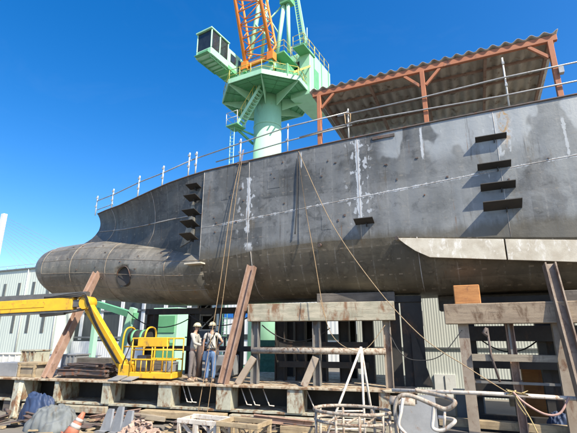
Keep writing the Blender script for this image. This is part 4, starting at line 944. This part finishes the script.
# ------------------------------------------------------------------ people
def skin_mesh(name, verts, edges, rad, mat, parent, root=0, sub=1):
    o0 = ORG[parent]; me = bpy.data.meshes.new(name); me.from_pydata([tuple(V(p)) for p in verts], edges, []); me.update()
    o = bpy.data.objects.new(name, me); COL.objects.link(o)
    md = o.modifiers.new('skin', 'SKIN'); md.use_smooth_shade = True; md.branch_smoothing = .3
    for i, r in enumerate(rad):
        sv = me.skin_vertices[0].data[i]; sv.radius = r if isinstance(r, tuple) else (r, r); sv.use_root = (i == root)
    sb = o.modifiers.new('sub', 'SUBSURF'); sb.levels = sb.render_levels = sub
    bpy.context.view_layer.update()
    m2 = bpy.data.meshes.new_from_object(o.evaluated_get(bpy.context.evaluated_depsgraph_get())); bpy.data.objects.remove(o)
    m2.name = name; o = bpy.data.objects.new(name, m2); COL.objects.link(o); m2.materials.clear(); m2.materials.append(MT[mat])
    for p in m2.polygons: p.use_smooth = True
    o.parent = parent; ORG[o] = o0; return o
def xf(yaw, H_):
    c, s = cos(yaw), sin(yaw)
    return lambda x, y, z: Vector((c*x-s*y, s*x+c*y, z))*(H_/1.75)   # person faces +y locally, x to its right
def fingers(V_, E, R, wrist_i, wp, d, side, nrm):
    """palm and five unequal bent fingers as branches of the same body skin"""
    d = V(d).normalized(); s = V(side).normalized(); n = V(nrm).normalized(); b = len(V_)
    V_.append(wp+d*.05); E.append((wrist_i, b)); R.append((.024, .018)); V_.append(wp+d*.085); E.append((b, b+1)); R.append((.026, .016))
    for k, (off, L) in enumerate([(-.03, .062), (-.010, .075), (.011, .07), (.031, .055)]):
        i = len(V_); q = wp+d*.095+s*off; V_.append(q); E.append((b+1, i)); R.append(.009)
        V_.append(q+d*L*.5+n*.012); E.append((i, i+1)); R.append(.0085); V_.append(q+d*L*.85+n*.04); E.append((i+1, i+2)); R.append(.007)
    i = len(V_); q = wp+d*.045-s*.035; V_.append(q); E.append((b, i)); R.append(.011); V_.append(q+d*.035-s*.02+n*.015); E.append((i, i+1)); R.append(.0095); V_.append(q+d*.06-s*.022+n*.03); E.append((i+1, i+2)); R.append(.008)
def person(loc, yaw, H_, label, shirt, pants, armL, armR, long_sleeve, straps, hat='helmet', lean=.0, legs=((-.1, .02), (.1, -.03)), glove=False):
    t = thing('person', label, 'person', loc); L = xf(yaw, H_)
    P = lambda x, y, z: ORG[t]*0+L(x, y+lean*max(0, z-.95), z)
    sh = [P(-.185, 0, 1.43), P(.185, 0, 1.43)]
    el = [P(*armL[0]), P(*armR[0])]; wr = [P(*armL[1]), P(*armR[1])]
    Vv = [P(0, 0, .95), P(0, .01, 1.12), P(0, 0, 1.30), P(0, -.005, 1.43), P(0, .005, 1.52), P(0, .025, 1.60), P(0, .03, 1.70)]
    E = [(0, 1), (1, 2), (2, 3), (3, 4), (4, 5), (5, 6)]; R = [(.15, .11), (.135, .10), (.15, .105), (.10, .075), .055, (.078, .09), (.075, .088)]
    for k in (0, 1):
        i = len(Vv); Vv += [sh[k], el[k], wr[k]]; E += [(3, i), (i, i+1), (i+1, i+2)]; R += [.06, .042, .03]
        d = (wr[k]-el[k]).normalized(); fingers(Vv, E, R, i+2, wr[k], d, L(0, 1, 0) if k == 0 else L(0, 1, 0), L(1 if k == 0 else -1, 0, 0)*-1)
        lx, fy = legs[k]; i = len(Vv)
        Vv += [P(lx*.95, 0, .88), P(lx*1.1, fy+.03, .5), P(lx*1.15, fy, .09), P(lx*1.25, fy+.13, .04)]; E += [(0, i), (i, i+1), (i+1, i+2), (i+2, i+3)]; R += [.088, .06, .043, .035]
    body = skin_mesh('body', Vv, E, R, 'skin', t)
    # face details on the head: nose, ears, eyes
    m = MB(); o0 = ORG[t]
    def W(x, y, z): return o0+P(x, y, z)
    m.tube([W(0, .115, 1.665), W(0, .135, 1.63), W(0, .118, 1.618)], [.008, .015, .01], 6)
    for k in (-1, 1): m.tube([W(k*.078, .02, 1.67), W(k*.09, .01, 1.655), W(k*.08, .02, 1.62)], [.012, .02, .01], 6)
    m.build('face_features', 'skin', t)
    m = MB()
    for k in (-1, 1): m.box(W(k*.032, .112, 1.662), (.022, .012, .01))
    m.box(W(0, .115, 1.592), (.045, .01, .007)); m.build('eyes_and_mouth', 'strap', t)
    m = MB(); m.grid([[W(.092*sin(a)*cos(b), .02+.105*sin(a)*sin(b)-.012, 1.64+.08*cos(a)) for a in [pi*(.25+.5*j/6) for j in range(7)]] for b in [pi+pi*i/12 for i in range(13)]]); m.build('hair', 'strap', t)
    # shirt
    Sv = [P(0, 0, .92), P(0, .01, 1.1), P(0, 0, 1.28), P(0, -.005, 1.42), P(0, .003, 1.48)]; Se = [(0, 1), (1, 2), (2, 3), (3, 4)]; Sr = [(.178, .138), (.165, .128), (.178, .13), (.12, .095), (.068, .066)]
    for k in (0, 1):
        i = len(Sv); e = el[k]
        if long_sleeve: Sv += [sh[k], e, e.lerp(wr[k], .9)]; Se += [(3, i), (i, i+1), (i+1, i+2)]; Sr += [.078, .06, .045]
        else: Sv += [sh[k], sh[k].lerp(e, .62)]; Se += [(3, i), (i, i+1)]; Sr += [.078, .064]
    skin_mesh('shirt', Sv, Se, Sr, shirt, t)
    Tv = [P(0, 0, 1.0), P(0, 0, .9)]; Te = [(0, 1)]; Tr = [(.165, .128), (.172, .14)]
    for k in (0, 1):
        lx, fy = legs[k]; i = len(Tv); Tv += [P(lx*.95, 0, .8), P(lx*1.1, fy+.03, .48), P(lx*1.15, fy, .1)]; Te += [(1, i), (i, i+1), (i+1, i+2)]; Tr += [.105, .08, .068]
    skin_mesh('trousers', Tv, Te, Tr, pants, t)
    for k in (0, 1):
        lx, fy = legs[k]
        skin_mesh('boot', [P(lx*1.15, fy-.03, .1), P(lx*1.15, fy-.03, .05), P(lx*1.2, fy+.09, .045), P(lx*1.25, fy+.19, .035)], [(0, 1), (1, 2), (2, 3)], [.055, .05, .048, .035], 'boot', t)
        if glove:
            d = (wr[k]-el[k]).normalized(); skin_mesh('glove_cuff', [wr[k]-d*.05, wr[k]+d*.03], [(0, 1)], [.045, .036], 'glove', t)
    # hard hat
    hc = (0, .03, 1.705); m = MB()
    m.grid([[W(hc[0]+.108*sin(a)*cos(b), hc[1]+.128*sin(a)*sin(b), hc[2]+.115*cos(a)) for a in [pi/2*j/8 for j in range(9)]] for b in [2*pi*i/24 for i in range(25)]])
    m.grid([[W(hc[0]+(.106+r)*cos(b), hc[1]+(.126+r*(1.6 if sin(b) > 0 else .6))*sin(b), hc[2]-.003-r*.2) for r in (0, .03)] for b in [2*pi*i/24 for i in range(25)]])
    ho = m.build('hard_hat', hat, t); s = ho.modifiers.new('t', 'SOLIDIFY'); s.thickness = .006
    if straps:
        m = MB()
        for k in (-1, 1):
            m.tube(smoothpts([W(k*.13, .13, 1.2), W(k*.12, .11, 1.36), W(k*.115, 0, 1.50), W(k*.09, -.13, 1.38), W(0, -.142, 1.24), W(-k*.13, -.135, 1.03)], 6), .019, 6)
        m.tube([W(.178*cos(a), .145*sin(a), 1.0) for a in [2*pi*i/20 for i in range(20)]], .028, 6, True)
        m.build('harness', 'strap', t)
    return t
# local +y is where they face; camera is at the origin
pu, pv = ondeck(208, 383); wl = dk(pu, .42, 0); 
person(wl, radians(20), 1.9, 'worker in white shirt, black crossed braces and blue jeans, back turned', 'shirt_white', 'jeans',
       [(-.25, .0, 1.16), (-.27, .06, .91)], [(.36, -.02, 1.2), (.20, .16, 1.08)], False, True)
pu, pv = ondeck(191, 382); wl = dk(pu-.05, .55, 0)
person(wl, radians(-78), 1.88, 'worker in pale grey jacket and dark trousers standing side-on beside the lift basket', 'jacket_pale', 'trousers',
       [(-.24, .1, 1.18), (-.2, .33, 1.12)], [(.24, .12, 1.17), (.12, .36, 1.1)], True, False, lean=.08, glove=True)

# ------------------------------------------------------------------ foreground clutter on the yard floor
# big bag with blue tarp behind
def bag(c, rx, ry_, h, mat, name, label, cat, seed, par=None):
    """slumped woven bag: dome with gathered folds, puckers and a crumpled neck"""
    from mathutils import noise as mn
    rnd = random.Random(seed); m = MB(); rows = []; NB = 96; off = Vector((rnd.uniform(0, 50), rnd.uniform(0, 50), 0)); NJ_ = 40
    for j in range(NJ_+1):
        t = j/NJ_; th = t*pi/2*1.02; pr = max(.015, cos(min(th, pi/2)))**.55; z = h*sin(min(th, pi/2))**1.15; row = []
        for i in range(NB+1):
            a = 2*pi*(i % NB)/NB; d = Vector((cos(a), sin(a), 0)); sq = (abs(cos(a))**2.6+abs(sin(a))**2.6)**(-1/2.6)
            q = d*2.0*pr+Vector((0, 0, z*2.2))+off
            n1 = mn.noise(q*.8); n2 = mn.noise(Vector((q.x*3.2, q.y*3.2, q.z*.6))); n3 = abs(mn.noise(Vector((q.x*1.9+n1, q.y*1.9, q.z*.45))))
            r = pr*sq*(1+.2*n1+.11*n2-.17*n3)
            row.append(Vector((c[0]+rx*r*cos(a), c[1]+ry_*r*sin(a), c[2]+max(0, z*(1+.13*n1)-.22*h*n3*t+.10*h*n2*t))))
        rows.append(row)
    m.grid(rows); return m.build(name, mat, par, label, cat)
p = at(42, 430, Y=9.3)
bag((p.x-.15, 9.8, GZ), 0.80, .6, .66, 'tarp_grey', 'bulk_bag', 'dull grey woven bulk bag slumped on the ground beside the fallen traffic cone', 'bag', 3)
p = at(34, 415, Y=10.3); bag((p.x-.1, 10.5, GZ), .7, .3, .84, 'tarp_blue', 'tarp_bundle', 'dark blue tarpaulin bundle behind the woven bulk bag', 'tarpaulin', 8)
# cone (leaning)
def cone(base, top, label):
    t = thing('traffic_cone', label, 'traffic cone', base); base = V(base); top = V(top); d = (top-base)
    L = lambda k: base+d*k
    m = MB(); m.tube([L(.03), L(.30), L(.31), L(.55), L(.56), L(.78), L(.79), L(1.0)], [.20, .158, .158, .118, .118, .082, .082, .045], 24); m.build('cone_body', 'cone', t)
    m = MB(); m.tube([L(.36), L(.52)], [.152, .126], 24); m.tube([L(.62), L(.74)], [.111, .092], 24); m.build('reflective_band', 'cone_white', t)
    d_, x, y, _ = m.frame(base, top); m = MB(); m.box(base+d_*.02, (.04, .44, .44), (d_, x, y)); m.build('cone_base', 'cone', t, bevel=.02)
tp = at(84, 412, Y=9.0); bs = at(69, 437, Y=8.75)
cone(bs, tp+(tp-bs)*.0, 'faded orange and white traffic cone leaning beside the woven bulk bag')
m = MB(); bb = at(66, 436, Y=9.5); m.box((bb.x+.2, 9.75, (GZ+bb.z)/2-.1), (1.0, .5, max(.2, bb.z-GZ-.2))); m.build('wooden_box', 'timber', None, 'weathered wooden box under the traffic cone', 'box', bevel=.02)
# wedges and debris
for i, (px, lab) in enumerate([(104, 'grey steel wedge bracket, leftmost of the three on the ground'), (114, 'grey steel wedge bracket between the two other brackets on the ground'), (124, 'grey steel wedge bracket next to the rubble heap')]):
    p = at(px, 432, Y=10.1); h = .62+.08*(i % 2)
    m = MB(); b = Vector((p.x, 10.1, GZ)); m.prism([b+Vector((-.2, 0, 0)), b+Vector((.2, 0, 0)), b+Vector((.14, .1, h)), b+Vector((-.02, .1, h))], (.05, .03, 0)); m.prism([b+Vector((-.18, -.02, 0)), b+Vector((-.18, .4, 0)), b+Vector((-.05, .1, h*.95))], (.03, 0, 0)); m.box(b+Vector((0, .15, .02)), (.5, .5, .04))
    m.build('steel_wedge', 'steel_grey', None, lab, 'bracket', 'steel wedge brackets in front of the girder')
rnd = random.Random(4); m = MB(); p = at(140, 430, Y=9.8)
for k in range(150):
    r = rnd.random()**.5*.62; a = rnd.uniform(0, 6.28); ax = Matrix.Rotation(rnd.uniform(0, 3), 3, 'Z') @ Matrix.Rotation(rnd.uniform(-.9, .9), 3, 'X')
    sz = rnd.choice((.5, .7, 1, 1.4)); i0 = len(m.v)
    m.box((p.x+r*cos(a), 9.85+r*.7*sin(a), GZ+.06+(.60-r*.85)*rnd.random()), (rnd.uniform(.08, .26)*sz, rnd.uniform(.05, .14)*sz, rnd.uniform(.03, .1)*sz), tuple(ax.col[i] for i in range(3)))
    for q_ in range(i0, len(m.v)): m.v[q_] = m.v[q_]+Vector((rnd.uniform(-1, 1), rnd.uniform(-1, 1), rnd.uniform(-1, 1)))*.022*sz
m.build('rubble_heap', surf('pinkish_rubble', (.42, .30, .24), (.33, .25, .2), 4, .85, 0, .3), None, 'heap of pinkish rubble and wood offcuts in front of the girder', 'rubble', kind='stuff')
# trestles
def trestle(pxl, pxr, py, Y, mat, label):
    a, b = at(pxl, py, Y=Y), at(pxr, py+1, Y=Y); z = a.z; t = thing('trestle', label, 'trestle', ((a.x+b.x)/2, Y+.3, GZ))
    for k, y in enumerate((Y, Y+.7)):
        MB().box(((a.x+b.x)/2, y, z-.05), (b.x-a.x, .1, .11)).build('top_rail', mat, t, bevel=.008)
        for x in (a.x+.06, (a.x+b.x)/2, b.x-.06): MB().box((x, y, (GZ+z-.108)/2), (.09, .09, z-.108-GZ)).build('leg', mat, t, bevel=.006)
        MB().beam((a.x+.12, y+.08, z-.15), ((a.x+b.x)/2-.06, y+.08, GZ+.08), .05, .08, (0, 1, 0)).build('brace', mat, t)
        MB().beam((b.x-.12, y+.08, z-.15), ((a.x+b.x)/2+.06, y+.08, GZ+.08), .05, .08, (0, 1, 0)).build('brace', mat, t)
    for x in (a.x+.06, b.x-.06): MB().box((x, Y+.35, z-.05), (.09, .598, .09)).build('end_rail', mat, t)
    return t
trestle(178, 218, 418, 10.0, 'pipe_white', 'pale painted trestle with diagonal braces in front of the girder')
trestle(217, 259, 421, 9.9, 'pine', 'rust stained wooden trestle immediately right of the pale trestle')
rnd = random.Random(77); m = MB()
for k in range(130):
    u = rnd.uniform(-13.5, 1.5); v = rnd.uniform(-2.6, -.35); L = rnd.uniform(.15, 1.1); a = rnd.uniform(-.6, .6)+(pi/2 if rnd.random() < .25 else 0)
    c = dk(u, v, GZ+rnd.uniform(.03, .1)); d = Vector((cos(a), sin(a), rnd.uniform(-.05, .1)))*L/2; wd = rnd.uniform(.03, .14); m.beam(c-d, c+d, wd, wd*rnd.uniform(.3, 1))
m.build('offcut_litter', 'pine', None, 'scattered wood and metal offcuts littering the ground in front of the girder', 'litter', kind='stuff')
m = MB()
for k in range(46):
    u = rnd.uniform(-13.5, 1.5); v = rnd.uniform(-1.9, -.4); L = rnd.uniform(.3, 1.3); a = rnd.uniform(-.5, .5)+(pi/2 if rnd.random() < .2 else 0)
    c = dk(u, v, GZ+rnd.uniform(.08, .3)); d = Vector((cos(a), sin(a), rnd.uniform(-.12, .2)))*L/2; wd = rnd.uniform(.06, .18)
    r_ = rnd.random()
    if r_ < .4: m.hbeam(c-d, c+d, wd, wd, .015)
    elif r_ < .75: m.tube([c-d, c+d], wd*.3, 8)
    else: m.box(c, (L*.7, L*.5, .02), (d.normalized(), DV, ZZ))
m.build('steel_litter', 'scrap', None, 'rusty steel sections, pipes and plates littering the ground below the girder', 'scrap', kind='stuff')
m = MB()
for k in range(5):
    u = rnd.uniform(-12, -1); m.tube(smoothpts([dk(u+i*.5, -.5-rnd.random()*.9, GZ+.03) for i in range(6)], 6), .02, 6)
m.build('hose_litter', 'rope_dark', None, 'loose black hoses and cables lying in curves on the ground below the girder', 'hose', kind='stuff')
# things standing on the girder under the hull
def cyl_bottle(px, v, lab):
    u = onv(px, 360, v)[0]; t = thing('gas_bottle', lab, 'gas bottle', dk(u, v, 0)); b = dk(u, v, 0)
    MB().tube([b, b+ZZ*1.15, b+ZZ*1.27, b+ZZ*1.33], [.115, .115, .07, .035], 18).build('bottle_body', 'scrap', t); MB().cyl(b+ZZ*1.33, b+ZZ*1.42, .035, n=10).build('valve', 'pipe', t)
cyl_bottle(199.5, 2.2, 'dark gas bottle standing in the shade behind the two workers, left of a pair'); cyl_bottle(216, 2.4, 'dark gas bottle standing in the shade behind the right worker')
ua = onv(226, 370, 2.2)[0]; wl_ = thing('welding_set', 'grey welding set on the girder in the shade behind the middle shore', 'welder', dk(ua, 2.2, 0))
MB().dbox(ua-.35, ua+.35, 1.9, 2.6, .08, .8).build('casing', 'steel_grey', wl_, bevel=.03); MB().dbox(ua-.25, ua+.25, 1.88, 1.9, .2, .45).build('louvre', 'girder_dark', wl_)
MB().tube([dk(ua-.3, 2.0, .8), dk(ua-.3, 2.0, .95), dk(ua+.3, 2.0, .95), dk(ua+.3, 2.0, .8)], .02, 6).build('handle', 'pipe', wl_)
for px, v, L, lab in [(150, 2.6, 1.6, 'stack of dark timbers on the girder in the shade behind the lift basket'), (88, 2.4, 2.2, 'stack of dark timbers on the girder behind the scrap heap')]:
    u = onv(px, 372, v)[0]; m = MB()
    for k in range(9): m.dbox(u-L/2+rnd.uniform(-.2, .2), u+L/2+rnd.uniform(-.2, .2), v+(k % 3)*.26, v+(k % 3)*.26+.22, .003+(k//3)*.2, .19+(k//3)*.2)
    m.build('timber_stack', 'timber_dark', None, lab, 'timber')
# A-shaped strut
t = thing('folding_stand', 'slim pale A-shaped steel stand with rungs behind the rusty tube frame', 'stand', (at(352, 405, Y=11).x, 11, GZ))
ap = at(361, 347, Y=11.3)
la, lb_ = at(336, 412, Y=10.7), at(364, 412, Y=11.0)
la = ap+(la-ap)*((ap.z-GZ)/(ap.z-la.z)); lb_ = ap+(lb_-ap)*((ap.z-GZ)/(ap.z-lb_.z)); lc = Vector((ap.x+.1, ap.y+.8, GZ))
for e in (la, lb_, lc): MB().tube([ap, e], .032, 8).build('leg', 'pipe_white', t)
for k in (.62, .7, .78, .86): MB().tube([ap.lerp(la, k), ap.lerp(lb_, k)], .02, 8).build('rung', 'pipe_white', t)
# rusty tube frame: two rounded rings on legs
t = thing('tube_frame', 'low rusty oval tube frame on legs at the bottom middle of the photo', 'frame', (at(348, 420, Y=9).x, 9, GZ))
c = at(348, 413, Y=8.9); zt_ = c.z
def oval(cx, cy, z, rx, ry2, n=28, tilt=0): return [Vector((cx+rx*cos(a)*(1), cy+ry2*sin(a), z+tilt*cos(a))) for a in [2*pi*i/n for i in range(n)]]
rx = (at(386, 413, Y=8.9).x-at(310, 413, Y=8.9).x)/2
MB().tube(oval(c.x, 9.15, zt_+.02, rx, .55), .035, 8, True).build('top_ring', 'pipe_rusty', t)
MB().tube(oval(c.x, 9.15, zt_-.17, rx*.98, .54), .03, 8, True).build('lower_ring', 'pipe_rusty', t)
for a in (.3, 1.1, 2.0, 2.8, 3.7, 4.5, 5.1, 5.8):
    q = Vector((c.x+rx*cos(a), 9.15+.55*sin(a), zt_)); MB().tube([q, Vector((q.x, q.y, GZ))], .028, 8).build('leg', 'pipe_rusty', t)
for k in (-.5, 0, .45): MB().tube([Vector((c.x+rx*k, 8.68, zt_-.17)), Vector((c.x+rx*k+.05, 9.62, zt_-.17))], .025, 8).build('cross_bar', 'pipe_rusty', t)
for k in range(9): z = GZ+.0
# junk timbers on floor under the frame
for k, (px, lab) in enumerate([(300, 'rust stained plank lying flat on the ground left of the rusty tube frame'), (352, 'short plank lying on the ground under the rusty tube frame')]):
    p = at(px, 432, Z=GZ+.1); m = MB(); m.box((p.x, p.y+.3, GZ+.11), (1.3, .5, .22), (DU, DV, ZZ)); m.build('plank', 'pine', None, lab, 'plank', bevel=.01)
# bent pipe rack with grey plate
t = thing('pipe_rack', 'pale bent pipe rack with rounded shoulder beside the rusty tube frame', 'rack', (at(420, 420, Y=8.8).x, 8.9, GZ))
Yq = 8.8
q = lambda px, py, dy=0: at(px, py, Y=Yq+dy)
MB().tube(smoothpts([q(398, 445), q(396, 420), q(395, 408), q(398, 398), q(406, 395), q(418, 398), q(434, 405), q(446, 409), q(455, 403), q(448, 398, .3), q(430, 393, .5), q(415, 390, .5)], 8), [.05]*0 or .042, 10).build('bent_tube', 'pipe_rusty', t)
MB().tube(smoothpts([q(434, 405, .0), q(433, 418), q(433, 428), q(443, 430), q(455, 421), q(446, 418, .3), q(438, 417, .3)], 8), .034, 10).build('bent_tube', 'pipe_white', t)
MB().tube([q(445, 408), q(444, 430)], .025, 8).build('upright', 'pipe_white', t)
MB().tube(smoothpts([q(403, 398, -.05), q(401, 412, -.1), q(399, 425, -.1), q(408, 436, -.1)], 8), .03, 10).build('bent_tube', 'pipe_white', t)
m = MB(); m.grid([[q(391, 406, .45)+Vector((x, sin(a)*.15, cos(a)*.15+.05)) for a in [pi*k/10-pi/2 for k in range(11)]] for x in (0, .12, .3, .5)]); o = m.build('rounded_shoulder', 'pipe_rusty', t); s = o.modifiers.new('s', 'SOLIDIFY'); s.thickness = .02
pl_, pr_ = at(397, 396, Y=9.7), at(434, 396, Y=9.9)
m = MB(); m.prism([Vector((pl_.x, 9.75, GZ)), Vector((pr_.x+.05, 9.95, GZ)), Vector((pr_.x, 10.05, pr_.z)), Vector((pl_.x, 9.85, pl_.z))], (0, .02, 0)); m.build('steel_sheet', 'steel_grey', None, 'dull grey steel sheet standing on edge behind the bent pipe rack', 'sheet')
# stacked timber and pipes right of the rack
for k, (y, z, lab) in enumerate([(12.6, -.75, 'upper'), (12.3, -1.0, 'lower')]):
    a, b = at(436, 410, Y=y), at(575, 410, Y=y); MB().box(((a.x+b.x)/2, y+.6, z), (b.x-a.x, .25, .2)).build('plank', 'pine' if k == 0 else 'timber_dark', None, lab+' of two planks lying behind the legs of the right support frame', 'plank', bevel=.01)
m = MB(); p = at(560, 410, Y=13.4); bag((p.x, 13.6, GZ), .35, .3, .8, 'tarp_blue', 'sack', 'blue sack standing behind the right support frame', 'sack', 21)
m = MB(); p = at(535, 380, Y=15.6); m.box((p.x, 15.6, GZ+.9), (.7, .5, 1.8)); m.build('wooden_box', 'timber_orange', None, 'tall orange brown wooden box behind the black rear frame', 'box', bevel=.02)

# ------------------------------------------------------------------ buildings beyond
WX1 = -51.4
wh = thing('warehouse', 'pale green metal clad warehouse with narrow vertical windows at far left', 'warehouse', (-66, 50, GZ))
m = MB(); m.box((-66.7, 50, 4.8), (30.6, 20, 12.0)); m.build('wall', 'clad_green', wh)
m = MB(); m.box((-66.7, 50, 10.9), (31.0, 20.4, .2)); m.build('roof', 'roof_dark', wh)
m = MB(); m.tube([(-82, 39.9, 11.5), (-51.3, 39.9, 11.5)], .03, 6)
for i in range(16): m.tube([(-82+i*2.05, 39.9, 11), (-82+i*2.05, 39.9, 11.5)], .025, 5)
m.build('roof_handrail', 'pipe', wh)
for X in (-54.0, -57.1, -60.2, -63.4, -66.5):
    for z0, z1 in ((1.9, 4.6), (6.6, 8.9)):
        f_ = MB().box((X, 39.97, (z0+z1)/2), (.62, .05, z1-z0)).build('window_frame', 'post', wh); MB().box((X, 39.935, (z0+z1)/2), (.5, .02, z1-z0-.12)).build('pane', 'glass_grey', f_)
for X in (-58.6, -51.7): MB().cyl((X, 39.9, GZ), (X, 39.9, 10.8), .09, n=8).build('downpipe', 'white_metal', wh)
MB().box((-66.7, 39.93, -1.0), (30.4, .14, .4)).build('plinth', 'roof_dark', wh)
ds = thing('workshop', 'dark clad workshop with tall pale translucent strips beyond the yellow lift arm', 'workshop', (-37, 52, GZ))
MB().box((-37.5, 52, 4.6), (27.6, 18, 11.6)).build('wall', 'clad_dark', ds)
MB().box((-37.5, 52, 10.55), (28.0, 18.4, .3)).build('roof', 'roof_dark', ds)
MB().box((-37.5, 42.85, -.2), (27.6, .3, 2.0)).build('plinth_wall', 'clad_white', ds)
for X in (-50.2, -46.6, -43.0, -39.4, -35.8, -32.2, -28.6): MB().box((X, 42.97, 4.6), (.6, .05, 7.2)).build('translucent_strip', 'clad_white', ds)
for z in (1.3, 4.7): MB().box((-37.5, 42.9, z), (27.5, .1, .25)).build('girt', 'roof_dark', ds)
of = thing('office_building', 'white building with a blue band seen between the cradle posts', 'building', (-14, 42, GZ))
MB().box((-13, 43, 3.5), (22, 10, 9.4)).build('wall', 'clad_white', of)
MB().box((-13, 37.96, 3.75), (21.8, .06, .9)).build('blue_band', 'blue_panel', of)
MB().box((-13, 37.95, 1.4), (21.8, .06, .5)).build('window_strip', 'glass_dark', of); MB().box((-13, 43, 8.3), (22.4, 10.4, .25)).build('roof', 'roof_dark', of)
pb_ = thing('storage_shed', 'pale corrugated storage shed with a white door seen under the hull at right', 'shed', (4, 25, GZ))
XL = at(398, 360, Y=22.0).x
MB().box((XL+7, 26.0, 2.0), (18, 8, 6.4)).build('wall', 'clad_pale', pb_)
MB().box((XL+7, 26.0, 5.3), (18.5, 8.6, .2)).build('roof', 'roof_dark', pb_)
d0, d1 = at(434, 374, Y=21.95), at(457, 391, Y=21.95)
do = MB().box(((d0.x+d1.x)/2, 21.96, (GZ+d0.z)/2), (d1.x-d0.x, .07, d0.z-GZ)).build('door', 'white_metal', pb_); MB().box(((d0.x+d1.x)/2, 21.91, (GZ+d0.z)/2), (.03, .03, d0.z-GZ-.1)).build('door_seam', 'roof_dark', do)
MB().box((XL+7, 21.96, .95), (17.9, .06, .05)).build('wall_rail', 'roof_dark', pb_)
w0 = at(420, 318, Y=21.95); MB().box((w0.x-.1, 21.97, w0.z), (.5, .05, .7)).build('vent', 'steel_grey', pb_)
m = MB(); m.box((XL+9, 17.5, -.7), (9, .5, .25)); m.build('timber_baulk', 'pine', None, 'long pine baulk on the ground before the pale corrugated shed', 'timber')
timber('cable_box', -.1+1.6, 1.6+.8, 3.0, 3.8, GZ, -.3, 'steel_grey', 'grey steel box on the ground behind the right support frame', 'box')

# cable stayed bridge far away
br_ = thing('cable_stayed_bridge', 'distant white cable stayed bridge pylon with thin fanned cables at the left edge', 'bridge', (at(0, 330, Y=330).x, 330, GZ))
YB = 330
tp = at(4.5, 214, Y=YB); bt = at(-12, 300, Y=YB)
bt = tp+(bt-tp)*((tp.z-GZ)/(tp.z-bt.z))
MB().beam(bt, tp, 6, 5.2, (0, 1, 0)).build('pylon', 'concrete_white', br_, bevel=.4)
dz = 26
for i in range(11):
    a = tp.lerp(bt, .02+.022*i); q = at(50+13*(10-i)*.9, 300, Y=YB); MB().tube([a, q], .17, 5).build('stay_cable', 'cable', br_)
L = at(-60, 325, Y=YB); MB().box((tp.x+60, YB, 14), (420, 18, 3)).build('bridge_deck', 'concrete_white', br_)
